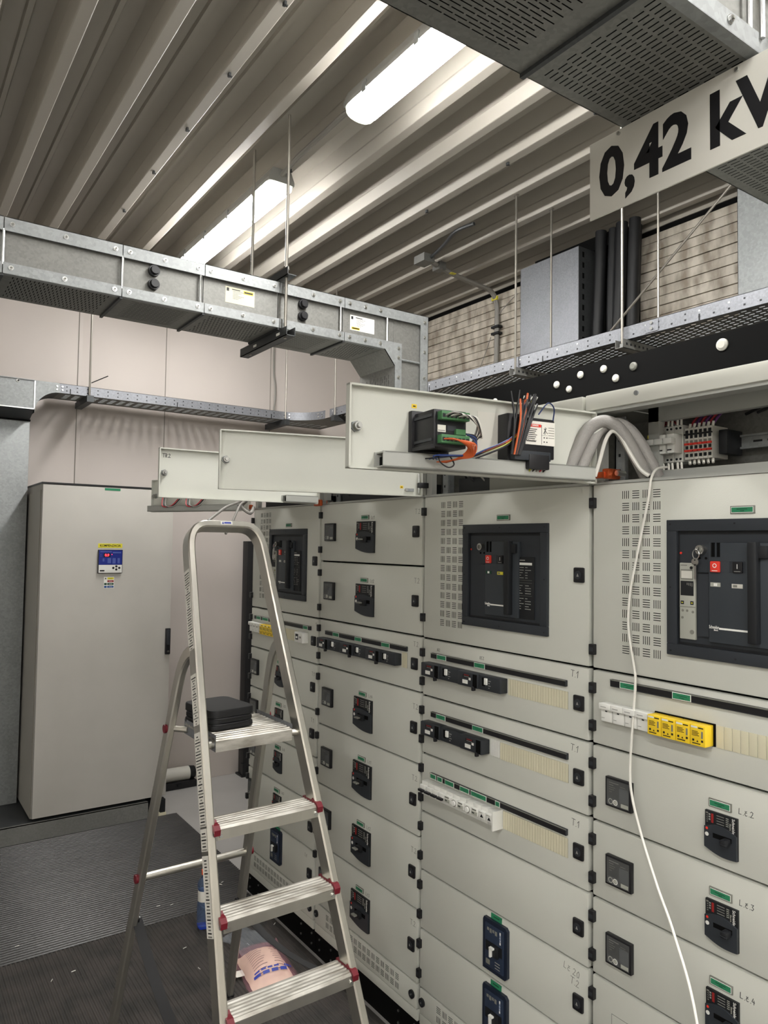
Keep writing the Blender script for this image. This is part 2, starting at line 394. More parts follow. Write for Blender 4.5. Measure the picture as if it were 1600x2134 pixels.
def mk_label(w, h, m='green_label', frame_m='grey_mid'):
    b = MB(frame_m); b.box(-w/2, w/2, -.004, 0, -h/2, h/2, bev=.0008)
    b.box(-w/2+.0025, w/2-.0025, -.0046, -.003, -h/2+.0022, h/2-.0022, 'white_mark'); b.box(-w/2+.0035, w/2-.0035, -.0049, -.0045, -h/2+.0032, h/2-.0032, m)
    b.box(-w*.22, w*.22, -.0052, -.0048, .0008, .0022, 'green_dark'); b.box(-w*.08, w*.09, -.0052, -.0048, -.003, -.0015, 'green_dark'); return b.mesh('label_plate')
LAB_BIG = mk_label(.054, .017); LAB_MID = mk_label(.052, .018); LAB_C2 = mk_label(.05, .017)
def mk_meter(w=.075, h=.0715):
    b = MB('plastic_black'); b.box(0, w, -.012, 0, -h, 0, bev=.002); b.box(.005, w-.005, -.0126, -.011, -h+.005, -.005, 'relay_face')
    b.box(.042, w-.006, -.0130, -.0125, -h+.018, -.020, 'relay_window'); b.box(.012, .040, -.0129, -.0125, -.0125, -.0115, 'grey_mark'); b.box(.012, .025, -.0129, -.0125, -.018, -.0172, 'grey_mark')
    for i, (x0, x1, z) in enumerate([(.012, .03, -.023), (.012, .027, -.028), (.045, .06, -.016), (.052, .066, -.02), (.013, .02, -.034)]): b.box(x0, x1, -.0129, -.0125, z-.0007, z, 'grey_mid')
    b.ring(.017, -h+.014, .0052, .0068, -.0131, m='grey_plastic'); b.ring(.031, -h+.014, .0052, .0068, -.0131, m='white_mark'); b.disc(.031, -h+.014, .0045, -.0131, -.012, 12, 'grey_plastic')
    b.box(.047, w-.007, -.0131, -.0125, -h+.007, -h+.016, 'grey_plastic'); b.box(.008, .040, -.0128, -.0125, -h+.0055, -h+.022, 'relay_window'); return b.mesh('earth_leakage_relay')
METER = mk_meter()
def nsx(root, x, z, w, h, on=False, big=False):
    """moulded-case breaker front: x,z of the top left corner"""
    key = ('nsx', w, h)
    if key not in _tx:
        b = MB('slate_dk'); n = 10; arc = [(w*i/n, -h+.010*(h/.087)*(1-(i/n))*1.0-.006*math.sin(math.pi*i/n)) for i in range(n+1)]
        b.prism([(0, 0)]+arc+[(w, 0)], -.006, 0)
        mid = [(w*i/n, -h*.42+.012*math.sin(math.pi*i/n*.9+.3)) for i in range(n+1)]
        b.prism(mid[::-1]+[(a, c+.001) for a, c in arc], -.010, -.005, 'slate')
        k = h/.087
        # print on the upper field
        b.box(w*.20, w*.27, -.0066, -.0058, -h*.27, -h*.05, 'red_dark'); b.box(w*.03, w*.10, -.0066, -.0058, -h*.08, -h*.04, 'grey_mid')
        for i in range(4): b.box(w*.05, w*.09, -.0066, -.0058, -h*(.13+.05*i), -h*(.11+.05*i), 'grey_mid')
        for i in range(3): b.box(w*.12, w*.17, -.0066, -.0058, -h*(.10+.06*i), -h*(.065+.06*i), 'grey_mark')
        for i in range(4): b.box(w*.37, w*.60, -.0066, -.0058, -h*(.07+.062*i), -h*(.058+.062*i), 'grey_mark')
        for i in range(5): b.box(w*.66, w*.74, -.0066, -.0058, -h*(.07+.045*i), -h*(.055+.045*i), 'grey_plastic')
        b.disc(w*.09, -h*.42, .0028*k, -.0105, -.006, 10, 'red'); b.disc(w*.09, -h*.56, .0042*k, -.0106, -.006, 12, 'white_plastic')
        b.box(w*.28, w*.86, -.0106, -.0095, -h*.60, -h*.49, 'black_gap')
        _tx[key] = b.mesh('circuit_breaker')
        t = MB('slate_dk'); t.box(-w*.10, w*.10, -.030*k**.5, -.008, -h*.09, h*.06, bev=.003); t.box(-w*.10, w*.10, -.0305*k**.5, -.029*k**.5, -h*.05, -h*.03, 'plastic_char'); _tx[key+('t',)] = t.mesh('toggle')
        t = MB('grey_mid'); t.box(-w*.16, w*.04, -.036, -.022, -h*.03, h*.015, bev=.002); t.box(-w*.13, w*.13, -.022, -.008, -h*.10, h*.08, 'slate_dk', bev=.003); _tx[key+('r',)] = t.mesh('toggle')
    o = place('circuit_breaker', _tx[key], root, at(root, x, 0, z))
    place('toggle', _tx[key+('r' if big else 't',)], o, at(o, w*(.55 if big else .74), 0, -h*.57))
    text(o, 'Schneider', w*.885, -.0062, -h*.22, h*.10, 'white_mark', rot=R(90)); text(o, 'Electric', w*.79, -.0062, -h*.24, h*.055, 'grey_plastic', rot=R(90))
    return o
def siemens(root, x, z, w=.1, h=.146):
    if 'sie' not in _tx:
        b = MB('navy'); c = .008
        b.prism([(0, -c), (0, -h), (c, -h-.0), (w-c, -h), (w, -h+c), (w, -c), (w-c, 0), (c*.5, 0)], -.010, 0); b.box(.012, w-.012, -.0135, -.009, -h+.012, -.012, 'navy_in', bev=.002)
        b.box(.016, w-.016, -.0142, -.013, -h*.60, -h*.41, 'slate_dk'); b.box(w-.026, w-.022, -.0142, -.013, -.052, -.018, 'white_mark')
        for i in range(4): b.box(.022+i*.011, .030+i*.011, -.0140, -.013, -.030-.004*(i % 2), -.022, 'grey_mid')
        b.box(.018, .034, -.014, -.013, -h+.020, -h+.034, 'grey_mid')
        for i in range(3): b.box(.055, .075, -.014, -.013, -h+.020+i*.008, -h+.022+i*.008, 'grey_mark')
        _tx['sie'] = b.mesh('circuit_breaker')
        t = MB('slate_dk'); t.box(-.013, .014, -.022, -.012, -.018, .014, bev=.003); t.box(-.012, -.006, -.030, -.021, -.017, .010, 'white_plastic', bev=.001); t.box(-.012, .003, -.030, -.022, .006, .011, 'white_plastic'); _tx['siet'] = t.mesh('toggle')
    o = place('circuit_breaker', _tx['sie'], root, at(root, x, 0, z)); place('toggle', _tx['siet'], o, at(o, w*.58, 0, -h*.52))
    text(o, 'SIEMENS', w-.024, -.0143, -.035, .0055, 'blue_sign', rot=R(90)); return o
def masterpact(root, x, z, trip=True, keys=True, dark_windows=True):
    """withdrawable air circuit breaker seen through a black escutcheon; x,z top left corner"""
    w, h, bd = .351, .310, .026
    o = empty('air_circuit_breaker', None, parent=root, w=at(root, x, 0, z))
    b = MB('slate')
    for a in ((0, w, -h, -h+bd), (0, w, -bd, 0), (0, bd, -h+bd, -bd), (w-bd, w, -h+bd, -bd)): b.box(a[0], a[1], -.010, .0, a[2], a[3], bev=.0015)
    for sx in (.010, w*.47, w-.010):
        for sz in (-.010, -h+.010): b.disc(sx, sz, .0022, -.0108, -.009, 8, 'slate_dk')
    for sz in (-h*.5,):
        for sx in (.010, w-.010): b.disc(sx, sz, .0022, -.0108, -.009, 8, 'slate_dk')
    b.build('escutcheon', o)
    b = MB('slate_dk'); b.box(bd-.001, w-bd+.001, -.0012, .0, -h+bd-.001, -bd+.001); i0 = bd+.004; b.box(i0, w-bd-.004, -.0022, -.0011, -h+bd+.006, -bd-.008, 'slate'); b.build('face_plate', o)
    b = MB('slate2'); cx0, cx1 = .106, .216   # raised centre block
    b.box(cx0, cx1+.028, -.012, -.002, -h+.040, -.052, bev=.002); b.box(.078, cx0, -.008, -.002, -.118, -.052, 'slate'); b.box(.078, .104, -.0085, -.002, -h+.05, -.122, 'slate')
    b.box(.114, .121, -.0128, -.011, -.083, -.052, 'black_gap'); b.box(.126, .133, -.0128, -.011, -.083, -.052, 'black_gap'); b.box(.112, .1136, -.0132, -.011, -.083, -.052, 'slate_dk')
    b.box(.110, .190, -.0124, -.0115, -.1165, -.0915, 'slate'); b.box(.135, .155, -.0128, -.011, -.117, -.092, 'slate2')
    b.build('centre_block', o)
    b = MB('slate_dk'); b.box(.202, .222, -.030, -.010, -.262, -.050, bev=.004); b.box(.206, .240, -.022, -.006, -.085, -.058, bev=.004); b.build('charging_lever', o)
    b = MB('red'); b.box(.1125, .1345, -.0175, -.012, -.1165, -.0925, bev=.002); b.ring(.1235, -.102, .0032, .0048, -.0178, m='white_mark'); b.box(.117, .130, -.0178, -.0170, -.1138, -.1125, 'white_mark'); b.build('off_button', o)
    b = MB('plastic_black'); b.box(.163, .185, -.0165, -.012, -.1165, -.0925, bev=.002); b.box(.1733, .1747, -.0168, -.016, -.1075, -.0975, 'white_mark'); b.box(.167, .181, -.0168, -.016, -.1138, -.1125, 'grey_mark'); b.build('on_button', o)
    b = MB('grey_plastic' if not dark_windows else 'green_dark'); b.box(.111, .134, -.0135, -.011, -.148, -.139); b.box(.119, .127, -.0138, -.0134, -.1465, -.1405, 'white_mark'); b.build('indicator_window', o); b = MB('offwhite' if not dark_windows else 'yellow_label'); b.box(.160, .184, -.0135, -.011, -.149, -.140); b.box(.163, .172, -.0138, -.0134, -.147, -.142, 'grey_mid'); b.build('indicator_window', o)
    b = MB('steel'); b.disc(.090, -.068, .0105, -.022, -.006, 18); b.disc(.090, -.068, .0065, -.0235, -.021, 14, 'grey_mid'); b.box(.0893, .0907, -.0238, -.023, -.073, -.063, 'black_gap'); b.build('key_lock', o)
    b = MB('slate_dk'); b.disc(.082, -.0865, .003, -.0092, -.007, 8, 'black_gap'); b.disc(.098, -.0865, .003, -.0092, -.007, 8, 'black_gap'); b.disc(.033, -.076, .0028, -.0036, -.002, 10, 'red'); b.build('indicator_dot', o)
    b = MB('slate_dk'); b.box(.232, .300, -.006, -.002, -.270, -.095, bev=.002)
    b.box(.238, .292, -.0064, -.0058, -.118, -.111, 'white_mark'); b.box(.238, .265, -.0064, -.0058, -.106, -.103, 'grey_mark')
    zz = -.124
    for i in range(17):
        if i in (5, 6, 11): b.box(.238, .292, -.0064, -.0058, zz-.0006, zz, 'grey_mid')
        else:
            b.box(.238, .238+random.choice((.012, .018, .022)), -.0064, -.0058, zz-.002, zz, 'grey_mark'); b.box(.266, .266+random.choice((.009, .014, .022)), -.0064, -.0058, zz-.002, zz, 'grey_mark')
        zz -= .0073
    b.build('rating_plate', o)
    text(o, 'Schneider', .107, -.0123, -.2365, .0105, 'white_mark', align='LEFT', squeeze=.55); text(o, 'Electric', .118, -.0123, -.2425, .0055, 'white_mark', align='LEFT', squeeze=.6)
    MB('white_mark').box(.130, .200, -.0126, -.0118, -.2405, -.2365).build('white_stripe', o)
    if trip:
        b = MB('grey_plastic'); b.box(.033, .072, -.009, -.002, -.270, -.098, bev=.002); b.box(.036, .067, -.0096, -.0085, -.136, -.113, 'grey_mid'); b.box(.038, .065, -.0099, -.0093, -.133, -.116, 'offwhite')
        b.box(.036, .068, -.0096, -.0085, -.172, -.139, 'slate_dk')
        for i in range(4): b.box(.052+i*.004, .0532+i*.004, -.0100, -.0095, -.148-.001*i, -.143, 'grey_mark')
        b.box(.036, .044, -.0096, -.0085, -.192, -.184, 'slate_dk'); b.box(.060, .068, -.0096, -.0085, -.192, -.184, 'slate_dk'); b.box(.062, .066, -.0099, -.0095, -.189, -.187, 'yellow_label'); b.box(.038, .042, -.0099, -.0095, -.189, -.187, 'yellow_label')
        b.disc(.063, -.109, .0035, -.0105, -.008, 12, 'plastic_black'); b.box(.036, .052, -.0096, -.0085, -.1045, -.1025, 'grey_mid'); b.box(.033, .072, -.0098, -.0085, -.198, -.1965, 'grey_mid')
        b.disc(.064, -.253, .005, -.0105, -.008, 12, 'grey_mid')
        for p in ((.041, -.206), (.052, -.206), (.040, -.222), (.066, -.208)): b.disc(p[0], p[1], .003, -.0097, -.008, 8, 'grey_mid')
        b.build('trip_unit', o)
    if keys:
        b = MB('steel'); pts = [(.0845+.008*math.cos(t), -.026, -.078+.0105*math.sin(t)) for t in [i*math.pi/8 for i in range(17)]]; b.tube(pts, .0011, 6); b.build('key_ring', o)
        b = MB('steel'); b.disc(.083, -.095, .0085, -.0275, -.0255, 16); b.box(.0805, .0855, -.0275, -.0255, -.135, -.100); b.disc(.083, -.091, .0018, -.0279, -.0272, 8, 'slate_dk'); b.build('key', o)
    return o
def door(root, x0, x1, z0, z1, hz=None, hinges=(.25, .75), handle=True, gap=.0028):
    key = ('door', round(x1-x0, 4), round(z1-z0, 4))
    if key not in _tx: _tx[key] = MB('paint').box(.0045, x1-x0-.0055, 0, .022, gap, z1-z0-gap, bev=.005).mesh('door')
    d = place('door', _tx[key], root, at(root, x0, 0, z0))
    if handle: place('door_handle', HANDLE, d, at(d, x1-x0-.034, 0, (z1-z0)/2 if hz is None else hz))
    for q in hinges: place('hinge', HINGE, d, at(d, .007, 0, (z1-z0)*q))
    return d
def label(parent, me, x, z): return place('label_plate', me, parent, at(parent, x, 0, z))
def strip(d, x0, x1, z, h=.0165, tags=(), h2=.0155):
    """black label rail with green tags; sub-part of a door"""
    b = MB('plastic_char'); b.box(x0, x1, -.009, 0, z-h/2, z+h/2, bev=.0012); b.box(x0+.002, x1-.002, -.0096, -.0085, z-h*.36, z+h*.36, 'plastic_black'); b.box(x0, x1, -.0098, -.008, z+h*.38, z+h*.5, 'grey_mid')
    b.build('label_rail', d)
    for a, c in tags:
        b = MB('white_mark'); b.box(a, c, -.0106, -.009, z-h2/2, z+h2/2); b.box(a+.0015, c-.0015, -.0109, -.0105, z-h2/2+.0014, z+h2/2-.0014, 'green_label'); b.box(a+(c-a)*.25, c-(c-a)*.2, -.0112, -.0108, z+.0006, z+.0018, 'green_dark'); b.box(a+(c-a)*.38, c-(c-a)*.36, -.0112, -.0108, z-.0034, z-.0022, 'green_dark'); b.build('rail_tag', d)
def black_modules(root, x0, x1, z0, z1, kinds):
    w = (x1-x0)/len(kinds)
    for i, k in enumerate(kinds):
        a = x0+i*w; h = z1-z0
        if ('bm', k, round(w, 4)) not in _tx:
            b = MB('plastic_char')
            if k == 'a':
                b.box(0, w, -.034, 0, 0, h, bev=.003); b.box(w*.28, w*.62, -.0348, -.033, h*.60, h*.86, 'slate_dk'); b.box(w*.34, w*.58, -.0352, -.0345, h*.78, h*.83, 'red_dark'); b.box(w*.34, w*.58, -.0352, -.0345, h*.68, h*.71, 'grey_mark')
                b.box(w*.27, w*.52, -.0356, -.033, h*.20, h*.46, 'white_plastic'); b.box(w*.58, w*.66, -.0356, -.033, h*.50, h*.66, 'white_plastic'); b.box(w*.76, w*.96, -.0345, -.033, h*.06, h*.95, 'black_gap')
            else:
                b.box(0, w, -.030, 0, 0, h, bev=.003); b.box(w*.15, w*.35, -.0308, -.029, h*.72, h*.88, 'slate_dk'); b.box(w*.30, w*.42, -.0345, -.029, h*.42, h*.86, 'white_plastic', bev=.001); b.box(w*.18, w*.30, -.0315, -.029, h*.30, h*.88, 'black_gap')
                for j in range(4): b.box(w*.46, w*.52+w*.05*(j % 2), -.0306, -.029, h*(.2+.16*j), h*(.25+.16*j), 'grey_mark')
            _tx['bm', k, round(w, 4)] = b.mesh('modular_breaker')
            t = MB('plastic_black').box(-.004, .004, -.012, 0, -.012, 0, bev=.002).mesh('toggle'); _tx['bmt'] = t
        o = place('modular_breaker', _tx['bm', k, round(w, 4)], root, at(root, a, 0, z0))
        if k == 'a': place('toggle', _tx['bmt'], o, at(o, w*.80, -.028, h*.10))
def blank_strip(d, x0, x1, z0, z1, pitch, separate=False, m='beige'):
    n = max(1, round((x1-x0)/pitch)); p = (x1-x0)/n
    if separate:
        me = MB(m).box(.0007, p-.0007, -.002, .001, 0, z1-z0, bev=.0006).mesh('blanking_plate')
        for i in range(n): place('blanking_plate', me, d, at(d, x0+i*p, 0, z0))
    else:
        b = MB(m)
        for i in range(n): b.box(x0+i*p+.0005, x0+(i+1)*p-.0005, -.002, .001, z0, z1)
        b.box(x0, x1, -.0004, .001, z0, z1, 'grey_mid'); o = b.build('blanking_strip', d); o['kind'] = 'stuff'

def column(name, yl, wd, lab):
    root = tag(empty(name, (FX, yl, 0), R(-90)), lab, 'switchgear')
    b = MB('black_gap'); b.box(.004, wd-.004, .020, .60, .09, ZT-.004); b.build('carcass', root)
    b = MB('black_gap'); b.box(0, wd, .012, .60, 0, .094)
    b.build('plinth', root); bo = MB('bolt').cyl((0, -.004, 0), (0, .001, 0), .0045, 8).mesh('bolt')
    for x in (.03, .12, wd-.12, wd-.03):
        for z in (.03, .07): place('bolt', bo, root, at(root, x, .012, z))
    b = MB('paint'); b.box(.004, wd-.005, .002, .022, .096, .131, bev=.003); b.build('skirt', root)
    g = MB('paint').box(.006, wd-.008, 0, .022, .133, ZB-.002, bev=.004).build('grille_panel', root)
    v = place('vent_slots', GRILL if wd > .67 else GRILL_S, g, at(g, .105 if wd > .67 else .10, 0, .189)); v['kind'] = 'stuff'
    for x in (.022, wd-.030): place('quarter_turn_lock', LOCK, g, at(g, x, 0, .174))
    # open compartment above the doors
    b = MB('paint_grey'); b.box(.004, wd-.004, -.002, .60, ZT-.003, ZT+.004)
    for x in (.002, wd-.030): b.box(x, x+.028, .010, .030, ZT, HZ1+.03)
    b.build('shelf_frame', root)
    b = MB('galv_dull'); b.box(.002, wd-.002, .36, .37, ZT, 2.05); b.build('mounting_plate', root)
    b = MB('paint_grey'); b.box(.0, wd, .37, .60, ZT, 2.045); b.build('rear_cover', root)
    for x in (.034, wd-.075):
        b = MB('galv').box(x, x+.030, .050, .056, ZT+.004, 2.0).box(x, x+.004, .050, .10, ZT+.004, 2.0)
        for i in range(4): b.box(x+.012, x+.018, .0492, .051, ZT+.03+i*.04, ZT+.038+i*.04, 'slate_dk')
        b.build('upright', root)
    b = MB('cornice'); b.box(.003, wd-.003, -.030, .030, HZ1+.004, 2.053, bev=.005); b.box(.003, wd-.003, -.022, .020, HZ1-.004, HZ1+.006, 'paint_grey'); c = b.build('cornice', root); MB('paint_grey').box(.003, wd-.003, .028, .60, 2.038, 2.048).build('roof_sheet', root)
    return root

C4 = column('switchgear_cabinet', 1.258, .703, 'switchgear cabinet with the open wiring compartment and a key in its main breaker')
C3 = column('switchgear_cabinet', 1.964, .703, 'switchgear cabinet with three rails of modular devices and T.1 pencilled on its doors')
C2 = column('switchgear_cabinet', 2.657, .690, 'switchgear cabinet with a stack of six large breakers, just behind the top of the ladder')
C1 = column('switchgear_cabinet', 3.315, .655, 'end switchgear cabinet behind the ladder with the far main breaker, next to the white wall')

def header_door(col, hinge, end, z0=1.823, z1=2.005):
    """an open compartment door: local x from the free end to the hinge, inner side faces the viewer"""
    d = Vector(hinge)-Vector(end); L = d.length; a = math.atan2(d.y, d.x)
    b = MB('paint_in'); h = z1-z0
    b.box(0, L, 0, .003, 0, h); b.box(0, .004, -.016, 0, 0, h); b.box(L-.004, L, -.016, 0, 0, h); b.box(0, L, -.016, 0, 0, .004); b.box(0, L, -.016, 0, h-.004, h)
    o = b.build('compartment_door', col, frame((end[0], end[1], z0), a))
    b = MB('steel'); n = 6; pr = [(.021+.0125*math.cos(i*math.pi/3+.3), h*.5+.0125*math.sin(i*math.pi/3+.3)) for i in range(6)]
    b.prism(pr, -.006, 0, 'galv'); b.disc(.021, h*.5, .009, -.018, -.004, 12, 'grey_mid'); b.disc(.021, h*.5, .0045, -.026, -.016, 10); b.ring(.021, h*.5, .006, .0085, -.0185, m='steel'); b.build('cam_lock', o)
    return o, L, h

# ---------------- cabinet C4
def fill_c4():
    c = C4; wd = .703; X = lambda y: 1.258-y
    d = door(c, 0, wd, ROWS[1], ROWS[0], hinges=(.105, .895)); v = place('vent_slots', VENT, d, at(d, .105, 0, 1.793-ROWS[1])); v['kind'] = 'stuff'
    label(d, LAB_BIG, X(.854), 1.747-ROWS[1])
    masterpact(c, X(1.033), 1.728, dark_windows=False)
    for i in range(1, 7):
        z0, z1 = ROWS[i+1], ROWS[i]; d = door(c, 0, wd, z0, z1)
        if i == 1:
            strip(d, X(1.193), wd-.07, 1.3265-z0, tags=((X(1.163), X(1.115)), (X(1.019), X(.972))), h=.018)
            # white fuse carriers and yellow arresters
            b0, b1 = 1.232, 1.277
            for k in range(4):
                if 'carrier' not in _tx:
                    b = MB('white_plastic'); b.box(0, .0345, -.030, 0, .030, .045, bev=.002); b.box(.001, .0335, -.022, 0, 0, .031, bev=.002); b.box(.006, .022, -.0306, -.029, .036, .0375, 'grey_mark'); b.box(.014, .020, -.0226, -.021, .024, .027, 'slate_dk'); b.box(.003, .012, -.0224, -.0215, .008, .009, 'grey_mid'); _tx['carrier'] = b.mesh('fuse_carrier')
                place('fuse_carrier', _tx['carrier'], c, at(c, X(1.211)+k*.0352, 0, b0))
                if 'arrester' not in _tx:
                    b = MB('yellow'); b.box(0, .0352, -.034, 0, 0, .045, bev=.0015); b.box(.002, .017, -.0346, -.033, .0385, .0425, 'white_plastic'); b.box(.019, .031, -.0346, -.0335, .0385, .041, 'ink')
                    for j in range(4): b.box(.004, .018+.003*(j % 2), -.0345, -.0335, .031-.003*j, .0322-.003*j, 'ink')
                    b.box(.005, .0095, -.0345, -.0335, .010, .0145, 'ink'); b.box(.026, .0305, -.0345, -.0335, .010, .0145, 'ink'); b.prism([(.015, .009), (.0195, .009), (.0172, .013)], -.0345, -.0335, 'ink'); b.box(.005, .024, -.0345, -.0335, .0045, .0065, 'ink'); b.box(.026, .030, -.0345, -.0335, .018, .033, 'grey_mid'); _tx['arrester'] = b.mesh('surge_arrester')
                place('surge_arrester', _tx['arrester'], c, at(c, X(1.068)+k*.0364, 0, b0))
            MB('black_gap').box(X(1.07), X(.919), -.003, .001, b0-.001-z0, b1+.003-z0).build('cutout_edge', d)
            blank_strip(d, X(.9175), wd-.07, 1.230-z0, 1.278-z0, .0182, True)
        elif i <= 4:
            place('earth_leakage_relay', METER, c, at(c, X(1.205), 0, z1-.066))
            nsx(c, X(.942), z1-.071, .073, .0885); label(d, LAB_MID, X(.909), z1-.053-z0)
            handwrite(d, {2: 'L.c.2', 3: 'L.c.3', 4: 'L.c.4'}[i], X(.869), z1-.060-z0, .012, m='marker')
        else:
            b = MB('pencil'); q = .0006
            for a in ((.063, .19, .118, .119), (.063, .064, .03, .118), (.063, .19, .03, .031), (.19, .191, .03, .118)): b.box(a[0], a[1], -.0003, .0004, a[2], a[3])
            b.build('marked_outline', d)
fill_c4()
# ---------------- cabinet C3
def fill_c3():
    c = C3; wd = .703; X = lambda y: 1.964-y
    d = door(c, 0, wd, ROWS[1], ROWS[0], hinges=(.145, .89)); v = place('vent_slots', VENT, d, at(d, .103, 0, 1.793-ROWS[1])); v['kind'] = 'stuff'
    label(d, LAB_BIG, X(1.58), 1.746-ROWS[1]); masterpact(c, X(1.753), 1.727, trip=False, keys=False)
    for i in range(1, 7):
        z0, z1 = ROWS[i+1], ROWS[i]; d = door(c, 0, wd, z0, z1)
        if i == 1:
            strip(d, X(1.908), X(1.336), 1.301-z0, tags=((X(1.874), X(1.828)), (X(1.694), X(1.647))))
            black_modules(c, X(1.926), X(1.560), 1.236, 1.279, 'abab'); blank_strip(d, X(1.556), X(1.334), 1.233-z0, 1.279-z0, .0095); handwrite(d, 'T.1', X(1.326), 1.322-z0, .017, slope=R(4), m='marker'); handwrite(d, 'REZ', X(1.885), 1.318-z0, .007); handwrite(d, 'REZ', X(1.68), 1.318-z0, .009)
        elif i == 2:
            strip(d, X(1.905), X(1.332), 1.111-z0, tags=((X(1.874), X(1.828)), (X(1.700), X(1.653))))
            black_modules(c, X(1.926), X(1.633), 1.046, 1.089, 'aba'); blank_strip(d, X(1.628), X(1.589), 1.044-z0, 1.092-z0, .008, m='white_plastic'); blank_strip(d, X(1.588), X(1.332), 1.042-z0, 1.090-z0, .0095); handwrite(d, 'T.1', X(1.326), 1.130-z0, .017, slope=R(6), m='marker')
        elif i == 3:
            strip(d, X(1.905), X(1.333), .9145-z0, tags=[(X(a), X(e)) for a, e in ((1.901, 1.872), (1.865, 1.840), (1.827, 1.783), (1.755, 1.712), (1.704, 1.636), (1.598, 1.579))])
            # row of white miniature breakers, lamps, transformer
            z = .853; kinds = 'mmmm'+'sl'*2+'s'+'tt'; x = X(1.925); tw = X(1.58)-x; w = tw/len(kinds)
            for k, ch in enumerate(kinds):
                if ('mcb', ch) not in _tx:
                    b = MB('white_plastic'); b.box(.0003, w-.0003, -.026, 0, 0, .044, bev=.0015); b.box(.002, w-.002, -.036, -.02, .012, .034, bev=.002)
                    if ch == 'm': b.box(.003, w-.003, -.045, -.034, .014, .021, 'plastic_black', bev=.001)
                    elif ch == 's': b.box(.004, w-.004, -.037, -.035, .014, .024, 'grey_plastic'); b.box(.006, w-.008, -.0374, -.0365, .027, .031, 'grey_mid'); b.box(.005, w*.5, -.0374, -.0365, .018, .021, 'slate_dk')
                    elif ch == 'l': b.disc(w/2, .021, w*.26, -.040, -.034, 14, 'white_mark'); b.ring(w/2, .021, w*.26, w*.34, -.0365, m='grey_mid')
                    else: b.prism([(w*.3, .017), (w*.7, .017), (w*.5, .026)], -.037, -.0355, 'ink'); b.box(.004, w*.6, -.0366, -.0355, .029, .0305, 'grey_mid')
                    _tx['mcb', ch] = b.mesh('miniature_breaker')
                place('miniature_breaker', _tx['mcb', ch], c, at(c, x+k*w, 0, z))
            MB('white_plastic').box(X(1.581), X(1.576), -.040, 0, .846, .900).build('end_stop', c)
            blank_strip(d, X(1.574), X(1.333), .848-z0, .898-z0, .0095); handwrite(d, 'T.1', X(1.322), .938-z0, .017, slope=R(4), m='marker')
        elif i >= 5:
            zz = z1-.018; siemens(c, X(1.646), zz); b = MB('green_label').box(-.022, .022, -.0012, .0005, -.008, .008).box(-.012, .012, -.0016, -.001, -.001, .002, 'green_dark').build('label_plate', d, at(d, X(1.599), 0, z1-.0105-z0))
            if i == 5: handwrite(d, 'Lc 20', X(1.348), z1-.030-z0, .017, slope=R(8)); handwrite(d, 'T.2', X(1.325), z1-.058-z0, .017, slope=R(6))
fill_c3()
# ---------------- cabinet C2
def fill_c2():
    c = C2; wd = .690; X = lambda y: 2.657-y
    for i in range(7):
        z0, z1 = ROWS2[i+1], ROWS2[i]; d = door(c, 0, wd, z0, z1, hinges=(.2, .8))
        if i == 2:
            strip(d, X(2.593), X(2.044), 1.304-z0, tags=((X(2.53), X(2.484)), (X(2.368), X(2.322)), (X(2.19), X(2.14))))
            black_modules(c, X(2.617), X(2.080), 1.243, 1.284, 'ababab'); blank_strip(d, X(2.076), X(2.046), 1.238-z0, 1.290-z0, .009); handwrite(d, 'T.2', X(2.012), 1.318-z0, .016)
        else:
            place('earth_leakage_relay', METER, c, at(c, X(2.607), 0, z1-.082))
            nsx(c, X(2.374), z1-.078, .121, .1175, big=True); label(d, LAB_C2, X(2.320), z1-.063-z0)
            handwrite(d, 'T.2', X(2.012), z1-.058-z0, .017); handwrite(d, 'Lc'+'1234'[i % 4], X(2.283), z1-.070-z0, .012)
fill_c2()
